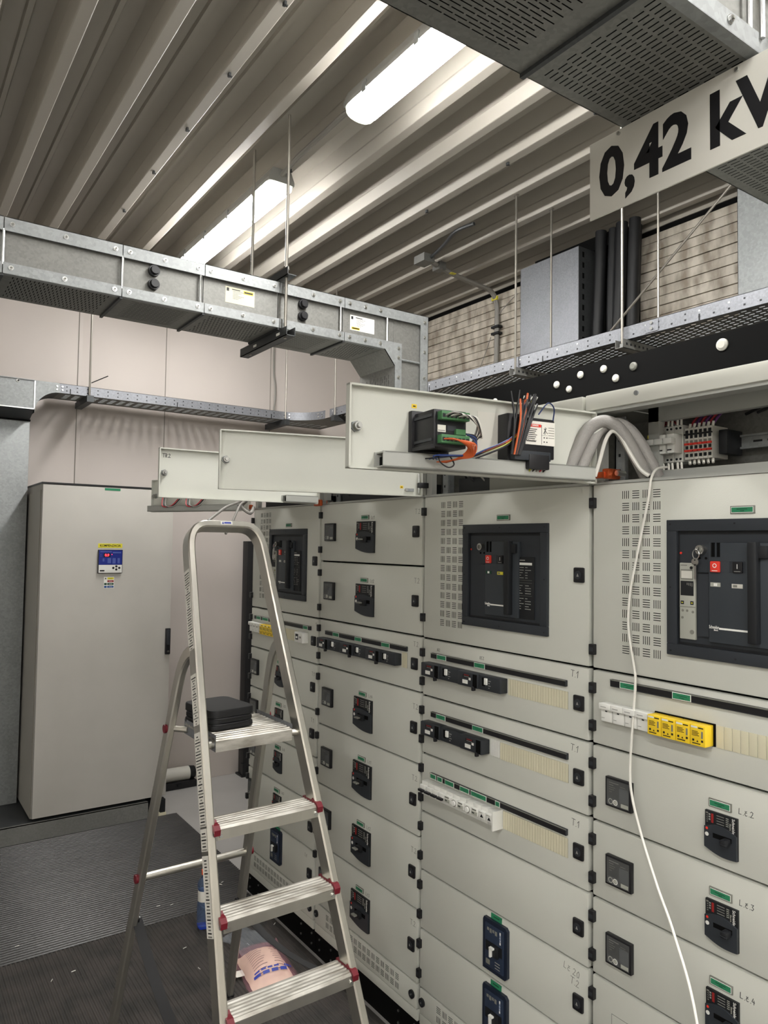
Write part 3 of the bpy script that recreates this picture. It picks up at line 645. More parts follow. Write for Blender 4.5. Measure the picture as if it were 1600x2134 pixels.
# ---------------- cabinet C1
def fill_c1():
    c = C1; wd = .655; X = lambda y: 3.315-y
    d = door(c, 0, wd, ROWS[1], ROWS[0], hinges=(.12, .88)); v = place('vent_slots', VENT, d, at(d, .096, 0, 1.793-ROWS[1])); v['kind'] = 'stuff'
    label(d, LAB_BIG, X(2.937), 1.742-ROWS[1]); masterpact(c, X(3.117), 1.725, dark_windows=False)
    for i in range(1, 7):
        z0, z1 = ROWS[i+1], ROWS[i]; d = door(c, 0, wd, z0, z1)
        if i == 1:
            strip(d, X(3.262), X(2.719), 1.307-z0, tags=((X(2.775), X(2.735)), (X(3.235), X(3.19)), (X(3.17), X(3.11))))
            for k in range(4): place('fuse_carrier', _tx['carrier'], c, at(c, X(3.285)+k*.0335, 0, 1.240))
            for k in range(4): place('surge_arrester', _tx['arrester'], c, at(c, X(3.150)+k*.0364, 0, 1.240))
            blank_strip(d, X(3.0), X(2.83), 1.238-z0, 1.285-z0, .0095)
            b = MB('white_plastic'); b.box(0, .07, -.030, 0, 0, .044, bev=.003); b.box(-.012, 0, -.02, 0, .006, .03, 'plastic_black'); b.box(.012, .035, -.0308, -.029, .012, .036, 'slate_dk'); b.box(.02, .03, -.034, -.03, .018, .026, 'white_mark'); b.box(.045, .060, -.0306, -.029, .02, .028, 'grey_mark'); b.build('residual_current_breaker', c, at(c, X(2.815), 0, 1.242))
            handwrite(d, '1', X(2.685), 1.32-z0, .014)
        elif i < 6:
            place('earth_leakage_relay', METER, c, at(c, X(3.288), 0, z1-.054)); nsx(c, X(3.034), z1-.052, .074, .0885); label(d, LAB_MID, X(3.003), z1-.0335-z0)
            handwrite(d, 'T.1', X(2.71), z1-.05-z0, .016); handwrite(d, 'Lc3', X(2.962), z1-.038-z0, .011)
        else:
            siemens(c, X(3.044), z1-.010); b = MB('green_label').box(-.022, .022, -.0012, .0005, -.006, .006).build('label_plate', d, at(d, X(2.99), 0, z1-.007-z0)); handwrite(d, 'Lc', X(2.74), z1-.04-z0, .014)
fill_c1()

# ---------------- open compartment doors and what is mounted on them
def noodle(parent, name, pts, r, m, n=8, smooth=6):
    """smooth cable through points given in the parent's space"""
    P = [Vector(p) for p in pts]; Q = []
    for i in range(len(P)-1):
        p0 = P[max(i-1, 0)]; p1 = P[i]; p2 = P[i+1]; p3 = P[min(i+2, len(P)-1)]
        for k in range(smooth):
            t = k/smooth; Q.append(.5*((2*p1)+(p2-p0)*t+(2*p0-5*p1+4*p2-p3)*t*t+(3*p1-p0-3*p2+p3)*t**3))
    Q.append(P[-1]); b = MB(m); b.tube(Q, r, n); return b.build(name, parent)
def trunk(o, x0, x1, z0=.008, h=.030, dp=.046):
    b = MB('paint_grey'); b.box(x0, x1, -dp, -dp+.003, z0, z0+h); b.box(x0, x1, -dp, -.002, z0, z0+.003); b.box(x0+.005, x1, -dp, -.002, z0+h-.003, z0+h); b.box(x0, x1, -.005, -.002, z0, z0+h)
    b.box(x0+.012, x0+.014, -dp+.003, -.005, z0+.003, z0+h*.7, 'black_gap'); return b.build('cable_trunking', o)
def sticker(o, x, z, w=.013, h=.009, m='yellow'):
    b = MB(m); b.box(x-w/2, x+w/2, -.0006, 0, z-h/2, z+h/2); b.box(x-w*.25, x+w*.25, -.0009, -.0005, z-h*.15, z+h*.15, 'ink'); return b.build('sticker', o)
def door_d4():
    o, L, h = header_door(C4, (1.505, 1.235), (.824, 1.33))
    trunk(o, .066, .655, .004, .034); sticker(o, .165, .149); sticker(o, .443, .148)
    MB('offwhite').box(.335, .398, -.0008, 0, .055, .154).build('paper_note', o)
    # power meter (seen from behind)
    b = MB('plastic_black'); b.box(.158, .240, -.098, 0, .047, .128, bev=.003); b.box(.150, .248, -.016, 0, .040, .136, bev=.003); b.box(.152, .162, -.098, 0, .044, .052); b.box(.164, .234, -.1005, -.097, .053, .122, 'slate_dk')
    b.box(.166, .186, -.1015, -.099, .079, .094, 'label_white'); b.box(.167, .184, -.102, -.101, .081, .083, 'grey_mark'); b.box(.190, .212, -.1015, -.099, .083, .094, 'slate'); pm = b.build('power_meter', o)
    for z in (.112, .062):
        b = MB('green_pcb'); b.box(.166, .236, -.118, -.100, z-.008, z+.010, bev=.001)
        for i in range(7): b.box(.168+i*.0098, .175+i*.0098, -.1185, -.117, z-.004, z+.004, 'slate_dk')
        b.build('terminal_plug', pm)
    MB('green_pcb').box(.208, .232, -.108, -.100, .075, .087).build('terminal_plug', pm)
    # black side ribs of the meter housing
    for z in (.060, .112): MB('plastic_char').box(.155, .158, -.092, -.018, z, z+.006).build('housing_rib', pm)
    rnd = random.Random(3)
    for i in range(9):      # grey-black measuring wires from the upper plug
        x = .176+i*.0065; noodle(o, 'wire', [(x, -.118, .112), (x+.012, -.140, .116-.001*i), (.246+i*.002, -.128, .104-.004*i), (.250+i*.0015, -.112, .070), (.247+i*.0012, -.098, .050)], .0016, ['wire_grey', 'wire_black', 'wire_white'][i % 3], 6)
    for i in range(9):      # orange wires from the lower plug
        x = .172+i*.0062; noodle(o, 'wire', [(x, -.118, .062), (x+.018, -.136, .060-.001*i), (.232+i*.0016, -.118, .046-.002*i), (.222+i*.001, -.086, .026), (.19+i*.003, -.058, .020)], .0014, 'wire_orange', 6)
    for i in range(4): noodle(o, 'wire', [(.225+i*.003, -.102, .080), (.252, -.118, .072-.004*i), (.250, -.104, .036), (.205-.012*i, -.088, .030), (.165+.01*i, -.052, .026)], .0015, 'wire_blue' if i % 2 else 'wire_black', 6)
    noodle(o, 'wire_loop', [(.185, -.075, .036), (.182, -.085, .018), (.200, -.090, .006), (.218, -.085, .014), (.216, -.07, .034)], .0016, 'wire_black', 6)
    for i in range(10):     # bundle from the trunking to the second device
        dx = rnd.uniform(-.004, .004); dz = rnd.uniform(-.006, .006); noodle(o, 'wire', [(.270+i*.004, -.030, .030), (.315+dx, -.052, .048+dz), (.375+dx, -.058, .074+dz), (.410+dx, -.050, .100+dz*.5), (.425+dx+i*.002, -.046, .150), (.432+i*.004, -.048, .182+dz)], .0018, ['wire_black', 'wire_orange', 'wire_black', 'wire_blue', 'wire_grey', 'wire_black', 'wire_yg', 'wire_black', 'wire_orange', 'wire_black'][i], 6)
    for i in range(16):     # frayed upper ends
        a = rnd.uniform(-.026, .026); noodle(o, 'wire', [(.398+a*.5, -.062, .050), (.416+a, -.064, .13), (.438+a*1.5, -.05+rnd.uniform(-.02, .02), .188+rnd.uniform(-.016, .014))], .0026, 'wire_orange' if i in (4, 9) else 'wire_black', 6, 4)
        MB('wire_white').cyl((.438+a*1.5, -.05, .185), (.441+a*1.6, -.05, .192), .0013, 6).build('wire_ferrule', o) if i % 4 == 0 else None
    for i in range(2): noodle(o, 'wire', [(.470, -.055, .150), (.492, -.062, .178), (.512, -.060, .168), (.516, -.052, .140)], .0016, 'wire_blue' if i else 'wire_black', 6)
    # measuring transducer with a printed white label
    b = MB('plastic_black'); b.box(.405, .52, -.052, 0, .046, .142, bev=.003); b.box(.392, .43, -.04, 0, .03, .15, bev=.003); b.box(.50, .524, -.048, 0, .118, .138, bev=.002); b.box(.44, .50, -.06, -.02, .02, .055, bev=.003); b.box(.40, .505, -.058, -.012, .040, .062, 'slate', bev=.002); tr = b.build('current_transducer', o)
    b = MB('label_white'); b.box(.4335, .5195, -.0545, -.050, .078, .134); b.box(.4345, .478, -.0552, -.054, .120, .1265, 'red'); b.box(.445, .476, -.0552, -.054, .1275, .1335, 'label_white')
    for i in range(6): b.box(.436, .466-.003*(i % 3), -.0552, -.054, .114-.0045*i, .1155-.0045*i, 'ink')
    b.box(.4795, .480, -.0552, -.054, .080, .126, 'ink'); b.box(.480, .498, -.0552, -.054, .1015, .102, 'ink')
    for i in range(4): b.box(.486+.008*(i % 2), .489+.008*(i % 2), -.0552, -.054, .085+.01*(i//2), .0875+.01*(i//2), 'ink')
    for p, q in (((.484, .105), (.494, .120)), ((.486, .118), (.497, .106)), ((.489, .104), (.490, .121))): b.prism([(p[0], p[1]), (p[0]+.0012, p[1]), (q[0]+.0012, q[1]), (q[0], q[1])], -.0552, -.054, 'ink')
    for i in range(5): b.box(.5, .517, -.0552, -.054, .12-.006*i, .1212-.006*i, 'grey_mid')
    b.build('label', tr); text(tr, 'Schneider', .449, -.0556, .087, .0075, 'ink'); text(tr, 'DANGER', .460, -.0556, .1233, .005, 'white_mark', bold=.0001)
    for i in range(5): noodle(o, 'wire', [(.45+.012*i, -.045, .050), (.452+.011*i, -.058, .030), (.45+.010*i, -.04, .012)], .0018, ['wire_yg', 'wire_black', 'wire_grey', 'wire_red', 'wire_black'][i], 6, 4)
    # hoses that cross from the door into the cabinet
    W_ = lambda *p: [C4.matrix_basis.inverted() @ Vector(q) for q in p]
    for k, (dx, dy, dz, r) in enumerate(((0, 0, 0, .0165), (.030, -.012, -.004, .0155))):
        noodle(C4, 'corrugated_hose', W_((1.43+dx, 1.252+dy, 1.850), (1.452+dx, 1.238+dy, 1.910), (1.472+dx, 1.222+dy, 1.958), (1.497+dx, 1.196+dy, 1.978+dz), (1.520+dx, 1.170+dy, 1.962+dz), (1.542+dx, 1.146+dy, 1.912), (1.570+dx, 1.122+dy, 1.838)), r, 'hose_grey', 12, 8)
    noodle(C4, 'control_cable', W_((1.49, 1.215, 1.840), (1.496, 1.205, 1.880), (1.50, 1.190, 1.930), (1.508, 1.176, 1.952), (1.518, 1.160, 1.940), (1.53, 1.140, 1.895), (1.540, 1.118, 1.855), (1.55, 1.10, 1.838)), .005, 'wire_white', 8, 8)
    b = MB('white_plastic'); b.tube([(.045+.020*math.cos(t), -.018+.030*math.sin(t), 1.962+.018*math.sin(t+.6)) for t in [i*math.pi/6 for i in range(13)]], .002, 6); b.build('cable_tie', C4)
    b = MB('copper'); b.box(.006, .066, -.034, -.022, 1.836, 1.852, bev=.004); b.box(.055, .075, -.028, .02, 1.834, 1.860, bev=.004); b.build('earth_braid', C4); MB('bolt').cyl((.086, -.01, 1.848), (.086, .02, 1.848), .007, 8).build('earth_bolt', C4)
door_d4()
def door_d3():
    o, L, h = header_door(C3, (1.505, 1.95), (.86, 2.12)); sticker(o, .598, .030, .011, .009); MB('galv').box(.612, .640, -.006, 0, .016, .026).build('bracket', o); b = MB('steel'); b.disc(.613, .021, .005, -.008, 0, 10); b.build('bolt', o)
    MB('plastic_black').box(L-.016, L+.02, -.022, -.004, .028, .046, bev=.003).build('hinge_block', o); MB('bolt').cyl((L-.012, -.012, .010), (L-.012, -.012, .075), .003, 8).build('hinge_pin', o)
    C = C3; b = MB('slate_dk'); b.box(.12, .62, .05, .12, ZT+.004, ZT+.055, bev=.004); b.build('terminal_block', C)
    for i in range(8): noodle(C, 'wire', [(.15+.05*i, .06, ZT+.05), (.17+.05*i, .03, ZT+.075), (.20+.05*i, .06, ZT+.03)], .003, ['wire_black', 'wire_grey'][i % 2], 6, 4)
    MB('grey_mid').box(.30, .62, .02, .05, ZT+.004, ZT+.065).build('cross_rail', C)
door_d3()
def door_d2():
    o, L, h = header_door(C2, (1.505, 2.64), (.855, 2.68)); handwrite(o, 'TR2', .014, .148, .014, m='marker', wd=.0018, y=-.0008); trunk(o, .489, .63, 0.002, .028)
    b = MB('copper'); b.box(-.006, .050, -.034, -.02, 1.815, 1.842, bev=.006); b.build('earth_braid', C2); MB('bolt').cyl((.066, -.012, 1.832), (.066, .015, 1.832), .007, 8).build('earth_bolt', C2)
    b = MB('slate_dk'); b.box(.10, .64, .04, .12, ZT+.004, ZT+.05, bev=.004); b.build('terminal_block', C2)
    for i in range(7): noodle(C2, 'wire', [(.10+.07*i, .05, ZT+.05), (.13+.07*i, .01, ZT+.07), (.16+.07*i, .05, ZT+.02)], .003, 'wire_black', 6, 4)
door_d2()
def door_d1():
    o, L, h = header_door(C1, (1.505, 3.30), (1.224, 3.90), 1.815, 1.985); trunk(o, 0.005, .62, 0.002, .030)
    for k, m in enumerate(('wire_red', 'wire_black', 'wire_grey', 'wire_red', 'wire_black', 'wire_grey')):
        x = .09+.012*(k % 3)+.17*(k//3); noodle(o, 'wire', [(x, -.02, .075), (x+.03, -.05, .03), (x+.09, -.05, .028), (x+.12, -.03, .065)], .003, m, 6)
    b = MB('copper'); b.box(-.004, .04, -.034, -.02, 1.822, 1.845, bev=.006); b.build('earth_braid', C1); b = MB('slate_dk'); b.box(.05, .62, .04, .12, ZT+.004, ZT+.04, bev=.004); b.build('terminal_block', C1)
    wi = C1.matrix_basis.inverted()
    for k, pts in enumerate(([(1.46, 3.26, 1.87), (1.40, 3.20, 1.85), (1.30, 3.10, 1.82), (1.22, 3.02, 1.782), (1.165, 2.97, 1.752)], [(1.46, 3.25, 1.86), (1.41, 3.20, 1.84), (1.37, 3.15, 1.80), (1.335, 3.12, 1.75), (1.29, 3.08, 1.70)], [(1.47, 3.27, 1.86), (1.43, 3.23, 1.83), (1.46, 3.2, 1.80), (1.5, 3.25, 1.83)])):
        noodle(C1, 'loose_cable', [wi @ Vector(p) for p in pts], .006 if k < 2 else .008, 'wire_grey', 8)
door_d1()

# ---------------- inside the open compartment of C4
def c4_inside():
    c = C4; X = lambda y: 1.258-y
    b = MB('paint_grey'); b.box(.078, .108, .13, .15, ZT+.004, 2.045); b.box(.078, .66, .13, .15, ZT+.004, 1.862); b.box(.078, .66, .13, .15, 1.990, 2.045); b.box(.63, .66, .13, .15, ZT, 2.045); b.build('inner_frame', c)
    b = MB('galv_dull'); b.box(.10, .64, .27, .28, ZT, 2.045); b.build('mounting_sheet', c)
    b = MB('galv'); b.box(.11, .63, .235, .239, 1.910, 1.945); b.box(.11, .63, .228, .235, 1.940, 1.945); b.box(.11, .63, .228, .235, 1.910, 1.915)
    for i in range(9): b.box(.30+i*.035, .322+i*.035, .2342, .236, 1.925, 1.930, 'slate_dk')
    b.build('din_rail', c)
    for k in range(3):
        b = MB('white_plastic'); x = X(1.185)+k*.0265; b.box(x, x+.026, .17, .235, 1.885, 1.980, bev=.002); b.box(x+.002, x+.024, .135, .18, 1.905, 1.955, bev=.003); b.box(x+.001, x+.025, .120, .14, 1.928, 1.943, bev=.002)
        for z in (1.892, 1.972): b.disc(x+.008, z, .003, .168, .172, 8, 'slate_dk'); b.disc(x+.019, z, .003, .168, .172, 8, 'slate_dk')
        b.box(x+.004, x+.016, .134, .136, 1.912, 1.915, 'ink'); fu = b.build('fuse_holder', c)
        for z, s in ((1.985, 1), (1.880, -1)):
            for dx in (.007, .018): MB('label_white').cyl((x+dx, .175, z-.004*s), (x+dx+.003, .172, z+.014*s), .0032, 6).build('wire_marker', c)
    MB('yellow_label').box(X(1.184), X(1.162), .132, .135, 1.948, 1.957).build('sticker', c)
    for k in range(6):
        x = X(1.098)+k*.0125; b = MB('offwhite'); b.box(x, x+.012, .165, .235, 1.888, 1.968, bev=.001)
        for z, m in ((1.958, 'slate_dk'), (1.945, 'slate_dk'), (1.932, 'grey_mid'), (1.918, 'slate_dk'), (1.898, 'slate_dk')): b.box(x+.003, x+.010, .163, .166, z-.004, z+.004, m)
        b.box(x+.001, x+.0115, .160, .166, 1.924, 1.929, 'red'); b.box(x+.001, x+.0115, .160, .166, 1.907, 1.912, 'red'); b.box(x, x+.0123, .160, .166, 1.9495, 1.953, 'slate_dk'); b.build('terminal', c)
        MB('label_white').cyl((x+.006, .178, 1.966), (x+.010, .175, 1.980), .0035, 6).build('wire_marker', c); MB('label_white').cyl((x+.006, .178, 1.888), (x+.010, .172, 1.876), .0035, 6).build('wire_marker', c)
        noodle(c, 'wire', [(x+.008, .180, 1.975), (x+.012, .19, 1.99), (x+.02, .22, 2.02)], .003, ['wire_red', 'wire_purple'][k % 2], 6, 4)
    b = MB('slate_dk'); b.box(X(1.010), X(.988), .17, .24, 1.895, 1.955, bev=.003); b.build('end_bracket', c)
    for k in range(3): noodle(c, 'wire', [(X(1.18)+k*.025, .18, 1.985), (X(1.18)+k*.02-.02, .20, 2.0), (X(1.18)-.04, .24, 1.99)], .003, 'wire_red', 6, 4)
    for k in range(12): noodle(c, 'wire', [(.27+k*.03, .255, 2.000), (.31+k*.03, .25, 2.012)], .0035, 'wire_black', 6, 2)
    MB('galv').cyl((X(1.099), -.034, 2.035), (X(1.099), -.029, 2.035), .006, 10).build('cornice_screw', c)
c4_inside()
# white cable hanging down the front of C4
tag(noodle(None, 'hanging_cable', [(1.60, 1.085, 1.862), (1.545, 1.076, 1.852), (1.515, 1.070, 1.826), (1.512, 1.076, 1.778), (1.514, 1.096, 1.699), (1.514, 1.112, 1.630), (1.515, 1.130, 1.548), (1.515, 1.134, 1.468), (1.513, 1.117, 1.378), (1.509, 1.110, 1.345), (1.505, 1.114, 1.254), (1.498, 1.117, 1.141), (1.495, 1.109, 1.075), (1.490, 1.079, .994), (1.465, 1.020, .908), (1.43, .955, .841), (1.37, .866, .727), (1.30, .78, .45), (1.25, .72, .03)], .0031, 'wire_white', 8, 8), 'thin white cable dangling from the open compartment down past the main breaker', 'cable')

# ================================================================== DUCTS
def bolt_mesh():
    b = MB('bolt'); b.cyl((0, 0, 0), (0, -.002, 0), .0085, 12); b.cyl((0, -.002, 0), (0, -.006, 0), .0062, 6, 'steel'); b.cyl((0, -.006, 0), (0, -.0085, 0), .003, 8, 'grey_mid'); return b.mesh('bolt')
BOLT = bolt_mesh()
def duct(y0, segs, lab, rods, plugs, labels, leg=(1.917, 2.105), x_end=None):
    y1 = y0+.285; zb, zt = 2.54, 2.728; t = tag(empty('cable_duct', (segs[0][0], y0, zb)), lab, 'duct'); I = Matrix.Identity(4)
    B = lambda m: MB(m)
    lx0, lx1 = leg
    for i, (x0, x1, kind) in enumerate(segs):
        x0 += .0015; x1 -= .0015; last = i == len(segs)-1
        xe = lx1 if last else x1
        B('galv').box(x0, xe, y0-.006, y0-.002, zt-.046, zt).box(x0, xe, y0-.006, y0+.02, zt-.002, zt).build('upper_flange', t, I)
        B('galv').box(x0, x1, y0-.006, y0-.002, zb, zb+.036).box(x0, x1, y0-.006, y0+.016, zb-.0016, zb-.0004).build('lower_flange', t, I)
        B('galv_dull').box(x0, (lx0+.001 if last else x1), y0+.012, y0+.014, zb+.004, zt-.004).build('side_panel', t, I)
        B('galv_dull').box(x0, xe, y1-.002, y1, zb, zt).build('side_panel', t, I); B('galv_dull').box(x0, xe, y0, y1, zt-.004, zt-.002).build('lid', t, I)
        B('black_gap').box(x0, xe, y0+.016, y1-.003, zb+.018, zb+.020).build('dark_liner', t, I)  # black sheet added so the inside looks dark through the slots
        b = B('galv_dull')
        if kind == 'A': b.perf(x0, x1, y0, y1, zb, .0135, .0270, .0029, .0215, True, .026, .018)   # slots across the duct
        else: b.perf(x0, x1, y0, y1, zb, .0310, .0100, .0265, .0024, True, .04, .030)              # slots along the duct
        o = b.build('perforated_tray', t, I); o['kind'] = 'stuff'
        if not last: B('galv_dark').box(x1-.004, x1+.006, y0, y1, zb-.008, zb).build('joint_strip', t, I)
        n = 3
        for z in (zt-.022, zb+.019):
            for k in range(n): place('bolt', BOLT, t, frame((x0+.024+(x1-x0-.048)*k/(n-1), y0-.006, z)))
    # corner and vertical leg down into the switchgear
    x0 = segs[-1][1]
    B('galv').box(lx1-.044, lx1, y0-.006, y0-.002, 2.05, zt-.046).box(lx1-.002, lx1, y0-.006, y1, 2.05, zt).build('leg_flange', t, I)
    B('galv').box(lx0, lx0+.036, y0-.006, y0-.002, 2.05, zb-.03).build('leg_flange', t, I)
    b = B('galv'); b.add([(x0-.004, y0-.0065, zb+.036), (x0-.004, y0-.0065, zb), (lx0-.058, y0-.0065, zb), (lx0, y0-.0065, zb-.07), (lx0+.036, y0-.0065, zb-.07), (lx0+.036, y0-.0065, zb+.036)], [(0, 1, 2, 3, 4, 5)]); b.build('corner_gusset', t, I)
    B('galv_dull').box(lx0+.002, lx1-.003, y0+.012, y0+.014, 2.05, zt-.004).build('leg_panel', t, I)
    b = B('galv_dull'); b.add([(lx0-.058, y0, zb), (lx0, y0, zb-.07), (lx0, y1, zb-.07), (lx0-.058, y1, zb)], [(0, 1, 2, 3)]); b.add([(x0, y0, zb), (lx0-.058, y0, zb), (lx0-.058, y1, zb), (x0, y1, zb)], [(0, 1, 2, 3)]); b.build('corner_tray', t, I)
    b = B('galv_dull'); b.perf(0, .42, 0, .285, 0, .0240, .0150, .0185, .0024, True, .02, .03); o = b.build('perforated_tray', t, Matrix.Translation((lx0, y0, zb-.07)) @ Matrix.Rotation(R(90), 4, 'Y')); o['kind'] = 'stuff'
    B('galv_dull').box(lx0, lx1, y1-.002, y1, 2.05, zb).build('leg_panel', t, I)
    B('galv').cyl((lx0+.03, y0+.004, zb+.01-.045), (lx1-.044, y0+.004, zb+.01-.045), .005, 8).build('tie_rod', t, I)
    for z in (zt-.03, zt-.10, zt-.17, zt-.29, zt-.40): place('bolt', BOLT, t, frame((lx1-.022, y0-.006, z)))
    for z in (zb+.012, zb-.03, zb-.12): place('bolt', BOLT, t, frame((lx0+.018, y0-.0065, z)))
    for x in rods: B('bolt').cyl((x, y0-.001, zb+.028), (x, y0-.001, zt-.04), .0048, 8).build('tie_rod', t, I)
    for x in plugs:
        for z in (2.660, 2.610):
            b = B('plastic_black'); b.cyl((x, y0+.012, z), (x, y0-.004, z), .0205, 16); b.cyl((x, y0-.004, z), (x, y0-.016, z), .0165, 14, None, .0145); b.build('rubber_plug', t, I)
    for (x0_, x1_, z0_, z1_, m) in labels:
        b = B(m); y = y0+.0112; b.box(x0_, x1_, y, y+.001, z0_, z1_); w = x1_-x0_; h = z1_-z0_
        lo = (m == 'label_white'); bx = x0_+(.06 if lo else .62)*w
        b.box(bx, bx+.33*w, y-.0004, y, z0_+(.06 if lo else .72)*h, z0_+(.22 if lo else .92)*h, 'yellow'); b.box(bx+.02*w, bx+.31*w, y-.0007, y, z0_+(.10 if lo else .77)*h, z0_+(.18 if lo else .87)*h, 'ink')
        for i in range(6): b.box(x0_+w*.25, x0_+w*(.45+.09*(i % 3)), y-.0004, y, z0_+h*(.30+.09*i), z0_+h*(.325+.09*i), 'grey_mid')
        b.box(x0_+w*.04, x0_+w*.12, y-.0004, y, z0_+h*.72, z0_+h*.92, 'slate_dk'); b.box(x0_+w*.22, x0_+w*.5, y-.0004, y, z0_+h*.84, z0_+h*.89, 'ink'); b.build('label_plate', t, I)
    return t
duct(2.69, [(-.9, -.05, 'A'), (-.05, .324, 'B'), (.324, .708, 'A'), (.708, 1.016, 'B'), (1.016, 1.335, 'A'), (1.335, 1.646, 'B'), (1.646, 1.859, 'A')], 'galvanised cable duct with black rubber plugs crossing in front of the cream back wall',
     (.324, .709, 1.001, 1.628, 1.873), (.824, 1.447), ((1.107, 1.231, 2.604, 2.668, 'beige'), (1.685, 1.812, 2.598, 2.664, 'label_white')))
duct(.672, [(-1.2, .05, 'A'), (.05, .46, 'B'), (.46, .965, 'B'), (.965, 1.36, 'A'), (1.36, 1.859, 'A')], 'slotted galvanised cable duct overhead, carrying the 0,42 kV sign', (.05, .47, 1.235), (), ())
# hangers of the far duct
def hanger():
    t = tag(empty('duct_hanger', (1.345, 2.66, 2.5)), 'black channel bracket on two threaded rods under the duct with black plugs', 'bracket'); I = Matrix.Identity(4)
    b = MB('galv_dark'); b.box(1.335, 1.375, 2.62, 3.07, 2.495, 2.498); b.box(1.335, 1.338, 2.62, 3.07, 2.495, 2.531); b.box(1.372, 1.375, 2.62, 3.07, 2.495, 2.531)
    for y in (2.68, 2.9): b.box(1.334, 1.3352, y, y+.03, 2.508, 2.518, 'white_mark')
    b.build('channel', t, I)
    b = MB('galv_dark'); b.box(1.335, 1.375, 2.62, 3.02, 2.742, 2.745); b.box(1.335, 1.338, 2.62, 3.02, 2.742, 2.775); b.build('top_channel', t, I)
    for x, y in ((1.35, 2.66), (1.35, 2.995)): MB('rod').cyl((x, y, 2.49), (x, y, CZ), .0065, 8).cyl((x, y, 2.775), (x, y, 2.785), .013, 6).build('threaded_rod', t, I)
hanger()
def hanger2():
    t = tag(empty('duct_hanger', (1.30, .645, 2.5)), 'threaded rod hanger beside the overhead slotted duct, above the sign', 'bracket'); I = Matrix.Identity(4)
    for y in (.640, .985): MB('rod').cyl((1.30, y, 2.5), (1.30, y, CZ), .0065, 8).build('threaded_rod', t, I)
    b = MB('galv_dark'); b.box(1.28, 1.32, .62, 1.0, 2.495, 2.535); b.build('channel', t, I)
    MB('bolt').cyl((1.262, .663, 2.566), (1.262, .663, 2.70), .005, 8).build('tie_rod', t, I)
hanger2()
# sign
def sign():
    t = tag(empty('sign', (1.25, 1.034, 2.366), R(-90)), 'white sign plate with bold black lettering 0,42 kV', 'sign')
    MB('offwhite').box(0, .455, 0, .004, 0, .168, bev=.001).build('plate', t)
    me = textmesh('0,42 kV', .141, 'ink', bold=.0046, squeeze=.885, align='LEFT'); me.name = 'sign_lettering'; place('sign_lettering', me, t, at(t, .026, -.0003, .081))
    for x in (.076, .331): MB('bolt').cyl((x, .001, .159), (x, -.004, .159), .004, 8).build('screw', t)
sign()

